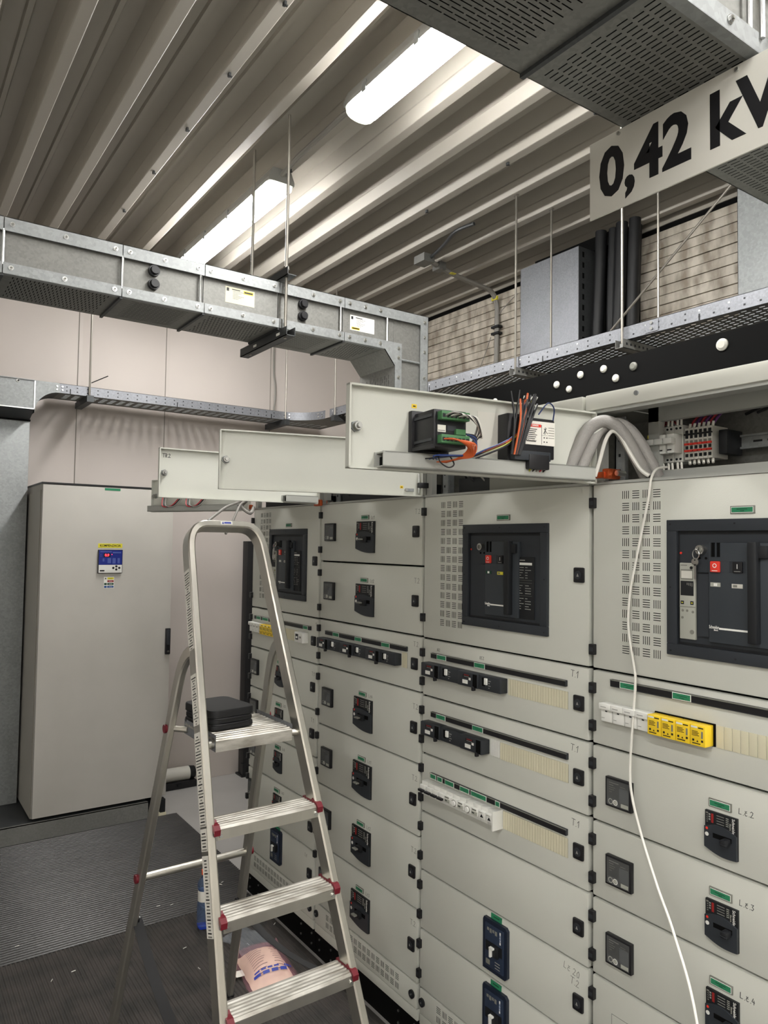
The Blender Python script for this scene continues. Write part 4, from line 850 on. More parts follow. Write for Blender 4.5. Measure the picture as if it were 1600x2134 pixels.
# ================================================================== TRAYS
def tray():
    I = Matrix.Identity(4); x0, x1, zb, zt = 2.60, 2.83, 2.545, 2.602; y0, y1 = 4.72, 4.95
    t = tag(empty('cable_tray', (x0, .2, zb)), 'galvanised perforated cable tray running above the switchgear and along the back wall', 'tray')
    B = MB('galv_bright'); B.box(x0, x0+.002, .2, 4.42, zb, zt); B.box(x0, x0+.010, .2, 4.42, zt-.002, zt); B.build('side_rail', t, I)
    MB('galv').box(x1-.002, x1, .2, 4.7, zb, zt).build('side_rail', t, I)
    b = MB('galv_dark'); b.perf(x0, x1, .2, 4.42, zb, .028, .034, .006, .020, True, .012, .01); o = b.build('perforated_base', t, I); o['kind'] = 'stuff'  # darker zinc puts the shade of the underside into the colour
    hb = MB('slate_dk'); 
    for i in range(70):
        y = .24+i*.06; hb.box(x0-.0006, x0+.0005, y-.004, y+.004, zb+.012, zb+.019)
        if i % 3 != 1: hb.box(x0-.0006, x0+.0005, y-.0035, y+.0035, zb+.036, zb+.042, 'white_mark' if i % 2 else 'slate_dk')
    o = hb.build('rail_holes', t, I); o['kind'] = 'stuff'
    for y in (1.62, 2.43, 3.3): MB('slate_dk').box(x0-.001, x0+.001, y-.003, y+.003, zb-.002, zb+.026).build('splice_gap', t, I)
    MB('galv_bright').box(x0-.003, x0, 1.80, 1.86, zb+.004, zt-.004).cyl((x0-.002, 1.83, zb+.018), (x0-.008, 1.83, zb+.018), .007, 8, 'bolt').cyl((x0-.002, 1.83, zb+.042), (x0-.008, 1.83, zb+.042), .007, 8, 'bolt').build('splice_plate', t, I)
    # run along the back wall
    xa, xb = .90, 2.36
    MB('galv_bright').box(xa, xb, y0, y0+.002, zb, zt).box(xa, xb, y0, y0+.010, zt-.002, zt).build('side_rail', t, I); MB('galv').box(xa, x1, y1-.002, y1, zb, zt).build('side_rail', t, I)
    b = MB('galv_dull'); b.perf(xa, x1, y0, y1, zb, .055, .030, .030, .008, False, .02, .03); o = b.build('perforated_base', t, I); o['kind'] = 'stuff'
    hb = MB('slate_dk')
    for i in range(24):
        x = xa+.04+i*.06
        for z in (zb+.016, zb+.040): hb.box(x-.004, x+.004, y0-.0006, y0+.0005, z-.003, z+.003)
    o = hb.build('rail_holes', t, I); o['kind'] = 'stuff'
    for x in (.96, 1.62, 2.30): MB('slate_dk').box(x-.003, x+.003, y0-.001, y0+.001, zb-.002, zb+.030).build('splice_gap', t, I)
    # curved inner corner
    cx, cy, r = 2.36, 4.48, .24; pts = [(cx+r*math.sin(a), cy+r*math.cos(a)) for a in [i*math.pi/2/10 for i in range(11)]]
    vs = [(x, y, zb) for x, y in pts]+[(x, y, zt) for x, y in pts]; b = MB('galv_bright'); b.add(vs, [(i, i+1, 12+i, 11+i) for i in range(10)], None, True)
    for i in (1, 2, 8, 9):
        for z in (zb+.018, zb+.040): b.cyl((pts[i][0], pts[i][1], z), (pts[i][0]-.006*math.sin(i*.157), pts[i][1]-.006*math.cos(i*.157), z), .005, 8, 'bolt')
    b.build('corner_rail', t, I)
    b = MB('galv_dull'); b.add([(x, y, zb) for x, y in pts]+[(x0, 4.42, zb), (x1, 4.42, zb), (x1, y0, zb), (2.36, y0, zb)], [tuple(range(11))+(11, 12, 13)][:1]); b.build('corner_base', t, I)
    # bend down to the riser at the far end of the wall
    b = MB('galv'); n = 10; arc = [(.765+.135*math.sin(a), 2.42+.125*math.cos(a)) for a in [i*math.pi/2/n for i in range(n+1)]]   # quarter circle, concave
    arc = [(.90-.135*math.sin(a), 2.545-.135*(1-math.cos(a))) for a in [i*math.pi/2/n for i in range(n+1)]]
    b.add([(x, y0, z) for x, z in arc]+[(.765, y0, zt), (.90, y0, zt)], [tuple(range(n+3))]); b.add([(x, y0, z) for x, z in arc]+[(x, y1, z) for x, z in arc], [(i, i+1, n+2+i, n+1+i) for i in range(n)], 'galv_dark', True)
    for z in (zb+.018, zb+.038):
        for x in (.885, .915): b.cyl((x, y0, z), (x, y0-.005, z), .005, 8, 'bolt')
    b.build('bend_piece', t, I)
    # brackets with rods
    for (x, y) in ((x0-.012, 2.60), (x0-.012, 1.968)):
        b = MB('galv_dull'); b.box(x-.02, x1+.05, y-.02, y+.02, zb-.040, zb-.038); b.box(x-.02, x1+.05, y-.02, y-.018, zb-.040, zb-.002); b.box(x-.02, x1+.05, y+.018, y+.02, zb-.040, zb-.002)
        for i in range(10): b.box(x+i*.028, x+i*.028+.010, y-.0206, y-.0195, zb-.026, zb-.016, 'slate_dk')
        b.cyl((x, y, zb-.035), (x, y, zb-.02), .012, 6, 'bolt'); b.build('support_channel', t, I)
        for xx in (x, x1+.012): MB('rod').cyl((xx, y, zb-.04), (xx, y, CZ), .0055, 8).cyl((xx, y, CZ-.01), (xx, y, CZ), .015, 6).build('threaded_rod', t, I)
    for x in (1.068, 2.405):
        b = MB('galv_dark'); b.box(x-.02, x+.02, y0-.04, y1+.05, zb-.040, zb-.001); b.build('support_channel', t, I); MB('rod').cyl((x, y0-.012, zb-.04), (x, y0-.012, CZ), .0062, 8).build('threaded_rod', t, I)
    MB('rod').cyl((2.588, 4.33, zb-.04), (2.588, 4.33, CZ), .0062, 8).build('threaded_rod', t, I); MB('galv_dark').box(2.57, 2.86, 4.31, 4.35, zb-.040, zb-.001).build('support_channel', t, I)
    MB('wire_black').cyl((1.075, y0-.02, 2.625), (1.165, y0-.05, 2.675), .003, 6).build('rod_offcut', t, I)
    MB('rod').cyl((x1+.02, 2.27, 2.66), (x1+.03, 1.40, 3.35), .0055, 8).build('brace_rod', t, I)
tray()
# wall riser with cables and covers on the right wall
def wall_riser():
    I = Matrix.Identity(4)
    t = tag(empty('cable_riser', (3.2, 2.9, 2.5)), 'smooth galvanised cover of the cable riser on the board wall, beside the black cables', 'cover')
    MB('galv_bright').box(3.17, 3.172, 2.70, 3.145, 2.4, 3.335).build('cover_sheet', t, I)
    b = MB('galv_dark'); b.box(3.17, 3.40, 2.698, 2.700, 2.4, 3.335)
    for i in range(14): b.box(3.20, 3.215, 2.6972, 2.699, 2.5+i*.06, 2.53+i*.06, 'black_gap')
    b.build('side_rail', t, I); MB('galv_dark').box(3.17, 3.40, 3.143, 3.145, 2.4, 3.335).build('side_rail', t, I)
    wr = bpy.data.objects['wall_right']; MB('black_gap').box(3.43, 3.447, 2.50, 3.14, 2.5, CZ-.06).build('wall_opening', wr, I); MB('black_gap').box(3.30, 3.445, 2.50, 3.15, 3.34, CZ-.004).build('dark_gap_block', wr, I)  # solid black boxes paint the dark gap and hole above the cables
    t2 = tag(empty('cable_riser', (3.2, 1.6, 2.5)), 'mottled galvanised riser cover on the board wall, below the elbow of the slotted duct', 'cover')
    MB('galv').box(3.15, 3.152, 1.35, 1.775, 2.4, CZ-.005).build('cover_sheet', t2, I); MB('galv_dark').box(3.15, 3.42, 1.773, 1.775, 2.4, CZ-.005).build('side_rail', t2, I)
    spec = [(3.27, 2.640, .031), (3.30, 2.575, .029), (3.27, 2.500, .032), (3.36, 2.470, .026), (3.28, 2.425, .031)]
    names = ['thick black cable nearest the galvanised riser cover', 'thick black cable, second from the galvanised riser cover', 'thick black cable in the middle of the row of five risers', 'slightly recessed thick black cable, fourth from the riser cover', 'thick black cable nearest the weathered boards, farthest from the riser cover']
    for (x, y, r), lab in zip(spec, names):
        j = random.uniform(-.012, .012); tag(noodle(None, 'power_cable', [(x, y+.03, 2.35), (x+j, y+.015, 2.7), (x, y, 3.05), (x+.01, y-.006, 3.42)], r, 'cable_sheath', 14), lab, 'cable', 'power cables on the wall')
wall_riser()
def conduit():
    t = tag(empty('cable_conduit', (3.4, 3.6, 2.6)), 'grey cables in clips bending from the ceiling ribs down the board wall', 'conduit'); I = Matrix.Identity(4)
    for k, dx in enumerate((0, .014)):
        noodle(t, 'cable', [WM[t].inverted() @ Vector(p) for p in [(2.70, 3.47+dx, 3.40), (2.85, 3.52+dx, 3.396), (3.05, 3.56+dx, 3.385), (3.22, 3.585+dx, 3.382), (3.36, 3.60+dx, 3.37), (3.42, 3.61+dx, 3.30), (3.43, 3.615+dx, 3.18), (3.428, 3.618+dx, 2.9), (3.42, 3.63+dx, 2.56)]], .012, 'wire_grey', 10, 5)
    noodle(t, 'cable', [WM[t].inverted() @ Vector(p) for p in [(2.62, 2.95, 3.405), (2.60, 3.08, 3.402), (2.66, 3.25, 3.40), (2.72, 3.46, 3.398)]], .010, 'galv_dark', 8, 5)
    MB('galv_dull').box(2.66, 2.74, 3.44, 3.54, 3.37, CZ-.003).build('junction_clamp', t, I); MB('galv_dull').box(2.82, 2.87, 3.49, 3.56, 3.37, CZ-.003).build('junction_clamp', t, I)
    MB('yellow_label').box(2.94, 2.98, 3.52, 3.545, 3.378, 3.382).box(3.395, 3.41, 3.59, 3.64, 3.32, 3.345).build('tape_mark', t, I)
    MB('slate_dk').box(3.405, 3.445, 3.585, 3.655, 3.135, 3.150).box(3.405, 3.445, 3.585, 3.655, 3.09, 3.105).build('clip', t, I)
    noodle(t, 'loose_wire', [WM[t].inverted() @ Vector(p) for p in [(3.42, 3.60, 3.22), (3.43, 3.5, 3.29), (3.435, 3.43, 3.325)]], .003, 'wire_grey', 6, 4); noodle(t, 'loose_wire', [WM[t].inverted() @ Vector(p) for p in [(3.41, 3.66, 3.08), (3.41, 3.76, 2.9), (3.40, 3.93, 2.65)]], .003, 'wire_grey', 6, 4)
conduit()
# dark punched plate standing on top of the switchgear, holes are real
def punched_plate():
    t = tag(empty('punched_plate', (2.2, .4, 2.05)), 'long black plate with round cable holes standing on top of the switchgear', 'plate'); I = Matrix.Identity(4)
    holes = [(1.292, 2.312, .020), (1.624, 2.306, .0155), (1.981, 2.301, .0145), (1.918, 2.273, .0135), (1.862, 2.319, .0145), (1.754, 2.321, .0145), (1.70, 2.277, .0145), (2.33, 2.287, .0145)]
    bm = bmesh.new(); 
    def sq(y0, y1, z0, z1, c=None):
        if c is None: bm.faces.new([bm.verts.new((2.2, a, b)) for a, b in ((y0, z0), (y1, z0), (y1, z1), (y0, z1))]); return
        n = 24; cy, cz, r = c; inner = [bm.verts.new((2.2, cy+r*math.cos(2*math.pi*i/n), cz+r*math.sin(2*math.pi*i/n))) for i in range(n)]; outer = []
        for i in range(n):
            a = 2*math.pi*i/n; dx, dz = math.cos(a), math.sin(a); s = min((((y1-cy) if dx > 0 else (y0-cy))/dx) if abs(dx) > 1e-9 else 9, (((z1-cz) if dz > 0 else (z0-cz))/dz) if abs(dz) > 1e-9 else 9); outer.append(bm.verts.new((2.2, cy+s*dx, cz+s*dz)))
        for i in range(n): bm.faces.new((inner[i], inner[(i+1) % n], outer[(i+1) % n], outer[i]))
        # corners of the cell
        for (yy, zz) in ((y0, z0), (y1, z0), (y1, z1), (y0, z1)):
            o2 = sorted(outer, key=lambda v: (v.co.y-yy)**2+(v.co.z-zz)**2); a_ = min((v for v in outer if abs(v.co.y-yy) < 1e-6), key=lambda v: abs(v.co.z-zz), default=None); b_ = min((v for v in outer if abs(v.co.z-zz) < 1e-6), key=lambda v: abs(v.co.y-yy), default=None)
            if a_ and b_ and a_ is not b_: bm.faces.new((a_, b_, bm.verts.new((2.2, yy, zz))))
    hs = sorted(holes); cuts = [.4]
    for (a, b) in zip(hs, hs[1:]): cuts.append((a[0]+b[0])/2)
    cuts.append(2.66)
    for (c, y0, y1) in zip(hs, cuts, cuts[1:]): sq(y0, y1, c[1]-.03, 2.352, c); sq(y0, y1, 2.045, c[1]-.03)
    bmesh.ops.recalc_face_normals(bm, faces=bm.faces[:]); me = bpy.data.meshes.new('sheet'); bm.to_mesh(me); bm.free(); me.materials.append(M['black_gap']); place('sheet', me, t, I)
    MB('black_gap').box(2.201, 2.24, .4, 2.66, 2.345, 2.352).build('top_fold', t, I)
    for i, (y, z, r) in enumerate(holes):
        b = MB('grey_mid' if i == 1 else 'offwhite'); b.cyl((2.203, y, z), (2.196, y, z), r, 20, None, r*.96); b.cyl((2.196, y, z), (2.192, y, z), r*.96, 20, None, r*.6); b.build('hole_plug', t, I)
punched_plate()

# ================================================================== GREY CABINET, RISER, PLATFORM
def grey_cabinet():
    t = tag(empty('capacitor_cabinet', (.785, 4.5, .1)), 'tall pale grey cabinet with blue controller and yellow KOMPENZACIA label', 'cabinet')
    w, h, dp = .752, 1.885, .49; z0 = .012
    MB('cabinet_side').box(0, w, .02, dp, z0, h-.004, bev=.003).build('body', t); MB('plastic_black').box(-.003, w+.003, .0, dp, h-.006, h+.004).build('top_seal', t)
    d = MB('cabinet_grey').box(.002, w-.002, -.006, .018, z0+.006, h-.010, bev=.004).build('door', t)
    b = MB('cabinet_side'); b.box(-.004, 0, .03, dp, z0, h-.05); b.box(-.0035, 0, .025, .028, z0, h-.04, 'joint_dark'); b.build('side_panel', t)
    X = lambda x: x-.785; Z = lambda z: z-.1
    b = MB('plastic_black'); b.box(X(1.503), X(1.534), -.022, -.006, Z(.972), Z(1.130), bev=.004); b.box(X(1.508), X(1.529), -.030, -.02, Z(1.03), Z(1.122), 'plastic_char', bev=.004); b.cyl((X(1.519), -.021, Z(.990)), (X(1.519), -.026, Z(.990)), .007, 10, 'steel'); b.build('swing_handle', d)
    b = MB('plastic_black'); b.box(X(1.093), X(1.232), -.020, -.006, Z(1.471), Z(1.609), bev=.002); b.box(X(1.097), X(1.229), -.0206, -.019, Z(1.521), Z(1.606), 'blue_panel'); b.box(X(1.097), X(1.229), -.0206, -.019, Z(1.474), Z(1.520), 'white_plastic')
    for x, z in ((1.180, 1.502), (1.197, 1.511), (1.197, 1.493), (1.214, 1.502)): b.disc(X(x), Z(z), .0068, -.0215, -.02, 14, 'ink')
    b.box(X(1.104), X(1.130), -.0211, -.020, Z(1.482), Z(1.490), 'ink'); b.box(X(1.135), X(1.222), -.0209, -.020, Z(1.4825), Z(1.484), 'grey_mark')
    for x0, x1, z0_, z1_ in ((1.104, 1.168, 1.594, 1.600), (1.175, 1.222, 1.588, 1.596), (1.118, 1.128, 1.540, 1.558), (1.146, 1.166, 1.530, 1.560), (1.174, 1.192, 1.528, 1.560), (1.203, 1.216, 1.528, 1.560), (1.104, 1.112, 1.580, 1.583), (1.104, 1.112, 1.570, 1.573)): b.box(X(x0), X(x1), -.0209, -.020, Z(z0_), Z(z1_), 'blue_mark')
    b.box(X(1.122), X(1.162), -.0210, -.020, Z(1.565), Z(1.588), 'ink'); pc = b.build('controller', t)
    text(pc, '0.9', X(1.142), -.0214, Z(1.5765), .020, 'led_red', bold=.0006, name='display_digits'); MB('led_red').disc(X(1.170), Z(1.581), .0022, -.0214, -.020, 8).build('indicator_led', pc)
    s = MB('yellow_label').box(X(1.094), X(1.232), -.0068, -.006, Z(1.620), Z(1.645)).build('name_label', d); text(s, 'KOMPENZACIA', X(1.163), -.0071, Z(1.6325), .0185, 'ink', bold=.0003, squeeze=.92)
    b = MB('white_mark'); b.box(X(1.132), X(1.190), -.0066, -.006, Z(1.383), Z(1.449))
    for i, (m, q) in enumerate((('yellow_label', 'white_mark'), ('red_dark', 'white_mark'), ('green_dark', 'green_dark'), ('blue_sign', 'blue_sign'))):
        z = 1.434-i*.0163; b.box(X(1.152), X(1.188), -.0069, -.006, Z(z), Z(z+.012), m); b.box(X(1.134), X(1.149), -.0069, -.006, Z(z), Z(z+.012), q); b.box(X(1.160), X(1.180), -.0072, -.0065, Z(z+.005), Z(z+.0065), 'ink' if i == 0 else 'white_mark')
    b.prism([(X(1.136), Z(1.436)), (X(1.147), Z(1.436)), (X(1.1415), Z(1.445))], -.0072, -.0066, 'ink'); b.build('safety_label', d)
    MB('green_label').box(X(1.122), X(1.212), -.0068, -.006, Z(1.958), Z(1.972)).build('number_tag', d)
    p = tag(empty('mounting_platform', (0, 4.48, 0)), 'low galvanised channel platform under the tall grey cabinet', 'platform'); I = Matrix.Identity(4)
    MB('galv_dull').box(-1.2, 1.425, 4.482, 4.486, 0.003, .100).box(-1.2, 1.425, 4.482, 4.50, .096, .100).build('front_channel', p, I); MB('galv_dark').box(-1.2, 1.425, 4.50, 5.015, .088, .098).build('deck', p, I); MB('black_gap').box(1.425, 1.50, 4.52, 4.99, 0.002, .096).build('foot', p, I); MB('slate_dk').box(1.50, 1.53, 4.485, 4.53, .02, .098).box(1.49, 1.535, 4.48, 4.53, 0.001, .02, 'beige').build('foot', p, I)
    r = tag(empty('riser_duct', (.2, 4.88, .1)), 'wide galvanised riser duct standing on the platform behind the tall grey cabinet', 'duct')
    MB('galv').box(-.6, .768, 4.88, 5.01, .100, 2.385, bev=.002).build('body', r, I)
    b = MB('galv'); b.box(-.6, .765, 4.72, 4.722, 2.428, 2.60); b.box(.760, .766, 4.716, 4.722, 2.428, 2.60, 'bolt'); b.box(.36, .366, 4.714, 4.722, 2.428, 2.60, 'bolt'); b.box(.56, .563, 4.716, 4.722, 2.428, 2.60, 'bolt'); b.box(-.6, .765, 4.712, 4.73, 2.598, 2.602); b.box(-.6, .765, 4.716, 4.722, 2.428, 2.434, 'bolt'); b.build('elbow_front', r, I)
    MB('white_mark').disc(.672, 2.588, .009, 4.716, 4.72, 12).disc(.674, 2.588, .006, 4.714, 4.718, 10, 'ink').build('elbow_hole', r, I)
    b = MB('galv_dark'); b.add([(-.6, 4.722, 2.428), (.764, 4.722, 2.428), (.764, 4.87, 2.385), (-.6, 4.87, 2.385)], [(0, 1, 2, 3)]); b.add([(.764, 4.722, 2.60), (.764, 4.722, 2.428), (.764, 4.87, 2.385), (.764, 5.0, 2.385), (.764, 5.0, 2.60)], [(0, 1, 2, 3, 4)]); b.build('elbow_slope', r, I)
    MB('black_gap').box(-.6, .77, 4.868, 5.0, 2.378, 2.388).build('joint_gap', r, I)
grey_cabinet()
def far_items():
    tag(noodle(None, 'wall_cable', [(2.445, 5.0, 3.45), (2.447, 5.0, 2.98), (2.462, 5.0, 2.85), (2.458, 4.995, 2.72), (2.44, 4.985, 2.61)], .006, 'wire_grey', 8), 'thin grey cable hanging down the back wall into the cable tray', 'cable')
    t = tag(empty('black_post', (2.25, 4.95, 0)), 'black steel post with a foot plate against the white wall behind the end cabinet', 'post'); I = Matrix.Identity(4)
    MB('plastic_black').box(2.236, 2.32, 4.93, 5.012, .012, 1.672, bev=.003).build('post', t, I); MB('plastic_black').box(2.215, 2.34, 4.90, 5.012, 0.001, .012).box(2.225, 2.25, 4.91, 4.95, .012, .09).build('foot_plate', t, I)
    t = tag(empty('label_roller', (1.8, 4.9, 0)), 'white cylinder with a black end cap lying in a black cradle by the back wall', 'cylinder')
    MB('offwhite').cyl((1.66, 4.955, .085), (1.845, 4.955, .085), .045, 20).build('cylinder', t, I); MB('plastic_black').cyl((1.845, 4.955, .085), (1.885, 4.955, .085), .046, 20, None, .040).build('end_cap', t, I)
    b = MB('plastic_black'); b.box(1.64, 1.885, 4.895, 5.005, 0.001, .045, bev=.004); b.box(1.75, 1.78, 4.885, 4.90, .02, .035); b.build('cradle', t, I)
far_items()

# ================================================================== LADDER
def ladder():
    th = R(88.7); e1 = Vector((math.sin(th), math.cos(th), 0)); e2 = Vector((-math.cos(th), math.sin(th), 0)); I = Matrix.Identity(4)
    z2 = .4881; ta = .394; P0 = Vector((.9460, 1.7713, 0))
    t = tag(empty('stepladder', (1.0, 2.1, 0)), 'aluminium platform stepladder with red step caps standing on the rubber mat', 'ladder')
    hw = lambda z: .1911-.0575*(z-z2)
    F = lambda z, s: P0+e2*ta*(z-z2)+e1*s*hw(z)+Vector((0, 0, z))
    up = (e2*ta+Vector((0, 0, 1))).normalized(); nrm = e1.cross(up).normalized()     # normal of the front frame
    # front frame: one bent rectangular tube
    zt = 1.7126; r = .060; Lp = [F(.02, -1), F(.5, -1), F(1.0, -1), F(1.4, -1), F(zt-r-.03, -1)]; Rp = [F(zt-r-.03, 1), F(1.4, 1), F(1.0, 1), F(.5, 1), F(.02, 1)]
    cl = F(zt, -1)+e1*r; cr = F(zt, 1)-e1*r; a0 = F(zt-r-.02, -1); a1 = F(zt-r-.02, 1)
    def bez(p, q, s): return [p.lerp(q, k).lerp(q.lerp(s, k), k) for k in (.0, .15, .3, .45, .6, .75, .9, 1)]
    path = Lp+bez(a0, F(zt, -1), cl)+[cl.lerp(cr, .5)]+bez(cr, F(zt, 1), a1)+Rp
    rr = lambda a, b, c=.004: [(-a, -b+c), (-a+c, -b), (a-c, -b), (a, -b+c), (a, b-c), (a-c, b), (-a+c, b), (-a, b-c)]
    MB('alu').sweep(path, nrm, rr(.027, .0115)).build('front_frame', t, I)
    mid = cl.lerp(cr, .5); b = MB('blue_print'); b.add([mid+e1*x-nrm*.0225*sg+Vector((0, 0, z)) for sg in (1,) for x, z in ((-.02, -.006), (.02, -.006), (.02, .006), (-.02, .006))], [(0, 1, 2, 3)], 'label_white')
    b.add([mid+e1*x-nrm*.0229+Vector((0, 0, z)) for x, z in ((-.016, -.003), (.016, -.003), (.016, .003), (-.016, .003))], [(0, 1, 2, 3)]); 
    # front is on the side facing the user (-nrm or +nrm, whichever points to -Y)
    fr = -1 if nrm.y > 0 else 1
    bb = MB('label_white'); o = mid+nrm*fr*.0273+up*.002
    def quad(b, o, u, v, w, h, m): b.add([o-u*w/2-v*h/2, o+u*w/2-v*h/2, o+u*w/2+v*h/2, o-u*w/2+v*h/2], [(0, 1, 2, 3)], m)
    quad(bb, o, e1, up, .040, .012, 'label_white'); quad(bb, o+nrm*fr*.0004+e1*.004, e1, up, .024, .006, 'blue_print'); bb.add([o+nrm*fr*.0004+e1*x+up*z for x, z in ((-.016, -.004), (-.009, -.004), (-.012, .005))], [(0, 1, 2)], 'blue_print'); bb.build('maker_label', t, I)
    # stickers down the outer side of the near-left stile
    so = -e1
    def side_sticker(za, zb, lines, nm):
        b = MB('label_white'); p = F((za+zb)/2, -1)+so*.0122; tl = (F(zb, -1)-F(za, -1)); L = tl.length; tl = tl.normalized(); quad(b, p, nrm, tl, .044, L, 'label_white')
        n = int(L/.008)
        for i in range(n):
            k = -L/2+.004+i*(L-.008)/n; ln = random.choice(lines); quad(b, p+so*.0003+tl*k+nrm*fr*.0*0, nrm, tl, ln*1.25, .0034, 'ink' if i % 2 else 'grey_mid')
        return b.build(nm, t, I)
    side_sticker(1.345, 1.574, (.012, .022, .028), 'warning_sticker'); side_sticker(1.144, 1.278, (.02, .008, .028), 'warning_sticker'); side_sticker(.896, 1.125, (.030, .024, .01), 'warning_sticker'); side_sticker(.839, .891, (.026, .02), 'warning_sticker'); side_sticker(.648, .829, (.014, .02), 'scale_sticker')
    # treads
    def tread(z):
        b = MB('alu_tread'); w = hw(z)-.010; o = F(z, -1)*.5+F(z, 1)*.5+e1*.003; f0, f1 = -.0364, .045
        P = lambda a, d, c: o+e1*a+e2*d+Vector((0, 0, c))
        prof = [(f0, -.034), (f0, -.006), (f0+.006, 0)]
        x = f0+.010
        while x < f1-.008: prof += [(x, .0), (x+.003, .003), (x+.009, .003), (x+.012, 0)]; x += .014
        prof += [(f1, 0), (f1, -.022), (f1-.003, -.022), (f1-.003, -.004), (f0+.003, -.006), (f0+.003, -.034)]
        n = len(prof); vs = [P(-w, d, c) for d, c in prof]+[P(w, d, c) for d, c in prof]
        b.add(vs, [(i, (i+1) % n, (i+1) % n+n, i+n) for i in range(n)]); b.add(vs[:n], [tuple(range(n))]); b.add(vs[n:], [tuple(range(n))])
        b.add([P(-w, f0-.0005, -.034), P(w, f0-.0005, -.034), P(w, f0-.0005, -.008), P(-w, f0-.0005, -.008)], [(0, 1, 2, 3)], 'alu')
        for s in (-1, 1): b.cyl(P(s*(w-.010), f0-.0005, -.022), P(s*(w-.010), f0-.005, -.022), .005, 8, 'bolt')
        tr = b.build('tread', t, I)
        for s in (-1, 1):
            b = MB('red_plastic'); q = lambda a, d, c: P(s*(w+a), d, c)
            pr = [(f0-.006, -.020), (f0-.008, -.004), (f0+.002, .006), (f0+.018, .008), (f0+.026, .014), (f0+.034, .006), (f1, .006), (f1, -.006), (f0+.01, -.006), (f0-.003, -.012)]
            n = len(pr); vs = [q(-.007, d, c) for d, c in pr]+[q(.011, d, c) for d, c in pr]; b.add(vs, [(i, (i+1) % n, (i+1) % n+n, i+n) for i in range(n)]+[tuple(range(n)), tuple(range(n, 2*n))]); b.build('tread_cap', tr, I)
    for k in range(4): tread(.2828+.2053*k)
    # platform
    zp = 1.1043; o = F(zp, -1)*.5+F(zp, 1)*.5; P = lambda a, d, c: o+e1*a+e2*d+Vector((0, 0, c)); b = MB('alu_tread'); w = .122; f0, f1 = -.021, .218
    prof = [(f0, -.034), (f0, -.003), (f0+.003, 0)]; x = f0+.010
    while x < f1-.016: prof += [(x, 0), (x+.004, .003), (x+.014, .003), (x+.018, 0)]; x += .020
    prof += [(f1, 0), (f1, -.026), (f1-.003, -.026), (f1-.003, -.004), (f0+.003, -.006), (f0+.003, -.034)]
    n = len(prof); vs = [P(-w, d, c) for d, c in prof]+[P(w, d, c) for d, c in prof]; b.add(vs, [(i, (i+1) % n, (i+1) % n+n, i+n) for i in range(n)]); b.add(vs[:n], [tuple(range(n))]); b.add(vs[n:], [tuple(range(n))])
    pf = b.build('platform', t, I)
    for s in (-1, 1):
        b = MB('galv_bright'); b.add([P(s*w, f0, .014), P(s*w, f1, .014), P(s*w, f1, -.030), P(s*w, f0, -.034)], [(0, 1, 2, 3)]); b.build('platform_rim', pf, I)
        MB('alu').cyl(P(s*w, 0, -.016), F(zp-.016, s), .011, 12).build('pivot_tube', t, I)
    # rear frame: two legs bent in at the top, two cross tubes
    tb = .31; Bk = lambda z, s: P0+e2*(2.2519-P0.y+(1.0871-z)*tb)+e1*s*(.1614+(1.0871-z)*.047)+Vector((0, 0, z))
    for s in (-1, 1):
        top = F(1.345, s)+nrm*(-fr)*.006; A = Bk(1.335, s); B_ = Bk(1.225, s); pts = [top]+[top.lerp(A, q).lerp(A.lerp(B_, q), q) for q in (.2, .35, .5, .65, .8)]+[B_, Bk(1.1, s), Bk(.8, s), Bk(.4, s), Bk(.014, s)]
        d = (Bk(0, s)-Bk(1, s)).normalized(); nr = e1
        MB('alu').sweep(pts, e1, rr(.0105, .019)).build('rear_leg', t, I)
        MB('foot_black').sweep([Bk(.018, s), Bk(.0088, s)], e1, rr(.0135, .022)).build('rubber_foot', t, I); MB('foot_black').sweep([F(.045, s), F(.0088, s)], nrm, rr(.030, .0145)).build('rubber_foot', t, I)
        MB('alu').cyl(P(s*w, f1-.03, -.014), Bk(zp-.014, s), .009, 12).build('pivot_tube', t, I); MB('red_plastic').cyl(Bk(zp-.014, s)+e1*s*.010, Bk(zp-.014, s)+e1*s*.018, .013, 14).build('pivot_cap', t, I)
    for z in (.5895,):
        MB('alu').cyl(Bk(z, -1), Bk(z, 1), .0125, 14).build('cross_tube', t, I)
        for s in (-1, 1): MB('red_plastic').cyl(Bk(z, s)+e1*s*.010, Bk(z, s)+e1*s*.019, .014, 14).build('tube_cap', t, I)
    # safety straps
    for s, sag, zz, zf in ((-1, .17, .4425, .361), (1, .03, .395, .457)):
        a = Bk(zz, s)-e1*s*.013; c = F(zf, s)-e1*s*.014; b = MB('strap'); n = 18; vs = []
        for i in range(n+1):
            k = i/n; p = a.lerp(c, k)-Vector((0, 0, sag*4*k*(1-k)))-e1*s*.02*math.sin(math.pi*k); tw = R(35)*math.sin(k*3.1)*(1 if s < 0 else .4); u = e1*math.cos(tw)*.016*(-s)+Vector((0, 0, 1))*math.sin(tw)*.016
            vs += [p-u, p+u, p+u+Vector((0, 0, .0018)), p-u+Vector((0, 0, .0018))]
        b.add(vs, [(i*4+j, i*4+(j+1) % 4, i*4+4+(j+1) % 4, i*4+4+j) for i in range(n) for j in range(4)], None, True); b.build('safety_strap', t, I)
        MB('plastic_black').cyl(F(zf, s)-e1*s*.011, F(zf, s)-e1*s*.019, .014, 12).cyl(F(zf, s)-e1*s*.019, F(zf, s)-e1*s*.022, .006, 8, 'bolt').build('strap_knob', t, I)
        MB('plastic_black').cyl(Bk(zz, s)-e1*s*.010, Bk(zz, s)-e1*s*.018, .013, 12).cyl(Bk(zz, s)-e1*s*.018, Bk(zz, s)-e1*s*.021, .005, 8, 'bolt').build('strap_knob', t, I)
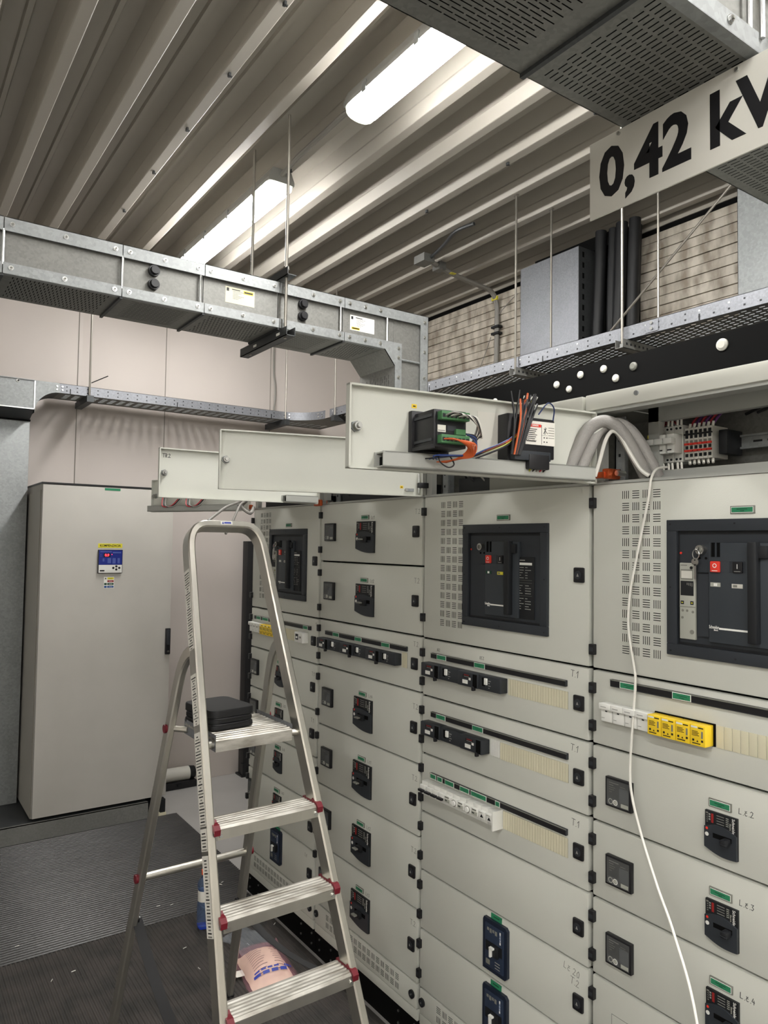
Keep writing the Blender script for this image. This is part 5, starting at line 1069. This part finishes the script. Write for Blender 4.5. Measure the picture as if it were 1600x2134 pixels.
    # black zipped case on the platform
    cz = o.z+.0035; cs = tag(empty('zip_case', (.896, 2.160, cz), R(7)), 'black zipped organiser case lying on the ladder platform', 'case')
    kx, ky = .075, .092
    for i, (a, zz, hh) in enumerate(((1, .0, .017), (.975, .018, .016), (1, .035, .026))):
        rc = .026; pts = []
        for cx, cy, a0 in ((kx-rc, ky-rc, 0), (-kx+rc, ky-rc, 90), (-kx+rc, -ky+rc, 180), (kx-rc, -ky+rc, 270)):
            pts += [((cx+rc*math.cos(R(a0+q)))*a, (cy+rc*math.sin(R(a0+q)))*a) for q in (0, 18, 36, 54, 72, 90)]
        n = len(pts); vs = []
        for f, z in ((.95, zz), (1, zz+.004), (1, zz+hh-.005), (.985, zz+hh-.001), (.94, zz+hh)): vs += [(x*f, y*f, z) for x, y in pts]
        b = MB('case_black'); b.add(vs, [(r*n+q, r*n+(q+1) % n, (r+1)*n+(q+1) % n, (r+1)*n+q) for r in range(4) for q in range(n)], None, True); b.add(vs[-n:], [tuple(range(n))]); b.add(vs[:n], [tuple(range(n))]); b.build('case_section', cs)
    for zz in (.0175, .0345):
        b = MB('plastic_black'); pts = [(kx*.985*math.copysign(abs(math.cos(q))**.42, math.cos(q)), ky*.985*math.copysign(abs(math.sin(q))**.42, math.sin(q)), zz) for q in [i*math.pi/20 for i in range(41)]]; b.tube(pts, .003, 6); b.build('zip', cs)
    return t
ladder()

# ================================================================== FLOOR ITEMS
def bottle():
    t = tag(empty('water_bottle', (1.235, 3.09, .006)), 'clear blue plastic water bottle with orange cap on the mat behind the ladder', 'bottle')
    prof = [(0, 0), (.018, .001), (.027, .004), (.029, .016), (.028, .035), (.0295, .05), (.0295, .10), (.027, .115), (.0265, .135), (.0265, .165), (.029, .172), (.030, .185), (.026, .198), (.016, .212), (.0115, .220), (.0115, .228)]
    def lathe(pr, m, nm, wav=0):
        b = MB(m); n = 24; vs = []
        for j, (r, z) in enumerate(pr):
            for i in range(n): a = 2*math.pi*i/n; q = r*(1-(.12*abs(math.sin(2.5*a)) if (wav and z < .02) else 0)); vs.append((q*math.cos(a), q*math.sin(a), z))
        b.add(vs, [(j*n+i, j*n+(i+1) % n, (j+1)*n+(i+1) % n, (j+1)*n+i) for j in range(len(pr)-1) for i in range(n)], None, True); return b.build(nm, t)
    lathe(prof[3:], 'pet_blue', 'bottle_body'); lathe(prof[:4], 'pet_base', 'bottle_base', 1); lathe([(.0268, .118), (.0270, .119), (.0270, .162), (.0268, .163)], 'label_white', 'paper_label')
    b = MB('blue_print'); n = 10; vs = []
    for j, z in enumerate((.138, .154)): vs += [(.0273*math.cos(-1.9+.06*i), .0273*math.sin(-1.9+.06*i), z) for i in range(n)]
    b.add(vs, [(i, i+1, n+i+1, n+i) for i in range(n-1)]); b.build('label_print', t)
    lathe([(0, .246), (.0125, .246), (.0135, .243), (.0135, .228), (.012, .226)], 'orange', 'screw_cap')
bottle()
def crumple(nx, ny, w, d, hfun, seed, amp):
    rnd = random.Random(seed); vs = []
    for j in range(ny+1):
        for i in range(nx+1):
            u, v = i/nx, j/ny; vs.append(((u-.5)*w+rnd.uniform(-amp, amp)*.6, (v-.5)*d+rnd.uniform(-amp, amp)*.6, hfun(u, v)+rnd.uniform(0, amp)))
    return vs, [(j*(nx+1)+i, j*(nx+1)+i+1, (j+1)*(nx+1)+i+1, (j+1)*(nx+1)+i) for j in range(ny) for i in range(nx)]
def bag():
    t = tag(empty('plastic_bag', (1.315, 2.655, .006), R(-8)), 'pink plastic bag with a beige printed pack inside, under the ladder', 'bag')
    dome = lambda a: (lambda u, v: max(0.0, a*(1-abs(2*u-1)**3.0)*(1-abs(2*v-1)**3.0)))
    b = MB('bag_content'); vs, fs = crumple(14, 14, .168, .235, lambda u, v: .004+dome(.062)(u, v), 5, .002); b.add(vs, fs, None, True); c = b.build('pack', t)
    for i in range(12):
        z = -.085+i*.013
        for x0, x1 in ((-.062, -.022+.006*(i % 3)), (.018+.005*(i % 2), .062)):
            bb = MB('ink'); n = 6; hh = lambda x, y: .007+dome(.062)((x/.168)+.5, (y/.235)+.5)+.0022
            pts = [(x0+(x1-x0)*k/n) for k in range(n+1)]; vs = [(x, z, hh(x, z)) for x in pts]+[(x, z+.0022, hh(x, z+.0022)) for x in pts]; bb.add(vs, [(k, k+1, n+2+k, n+1+k) for k in range(n)]); bb.build('printed_line', c)
    bb = MB('blue_print'); hh = lambda x, y: .011+dome(.066)((x/.2)+.5, (y/.29)+.5)+.004; n = 16
    for z, x0, x1, h in ((-.108, -.075, .06, .010), (-.094, -.07, .03, .006), (-.096, .045, .075, .008)):
        pts = [x0+(x1-x0)*k/n for k in range(n+1)]; vs = [(x, z, hh(x, z)) for x in pts]+[(x, z+h, hh(x, z+h)) for x in pts]; bb.add(vs, [(k, k+1, n+2+k, n+1+k) for k in range(n) if k % 4 != 3])
    bb.build('printed_band', t)
    b = MB('bag_pink'); vs, fs = crumple(16, 18, .200, .300, lambda u, v: .006+dome(.067)(u, v), 9, .005); b.add(vs, fs, None, True); b.build('bag_film', t)
    MB('bag_pink').add([(.07, .135, .012), (.098, .16, .03), (.104, .13, .012), (.09, .12, .004)], [(0, 1, 2, 3)]).build('bag_corner', t); MB('label_white').box(-.118, -.085, -.02, .02, .012, .0135).build('paper_tag', t)
    t = tag(empty('plastic_film', (1.33, 2.875, .008), R(12)), 'crumpled clear plastic sheet on the mat next to the pink bag', 'plastic sheet')
    b = MB('film'); vs, fs = crumple(9, 10, .15, .19, lambda u, v: .004+.02*abs(math.sin(7*u+3*v))*(1-abs(2*v-1)), 13, .006); b.add(vs, fs, None, True); b.build('film_sheet', t)
    for i, (x, y, a) in enumerate([(.619, 3.031, 60), (1.111, 2.975, 15), (1.132, 3.376, 0), (1.187, 3.356, 20), (1.107, 2.803, 100), (1.466, 3.442, 30), (1.450, 3.422, 120), (1.501, 2.947, 40), (.70, 3.05, 10), (.55, 3.36, 5)]):
        tag(MB('wire_white').cyl((-.008, 0, .0018), (.008, 0, .0018), .0015, 6).build('wire_offcut', None, frame((x, y, .008), R(a))), 'tiny white wire offcut dropped on the '+('fine-ribbed grey mat' if y > 3.24 else 'coarse-ribbed mat around the ladder'), 'offcut', 'wire offcuts on the '+('far mat' if y > 3.24 else 'near mat'))
bag()
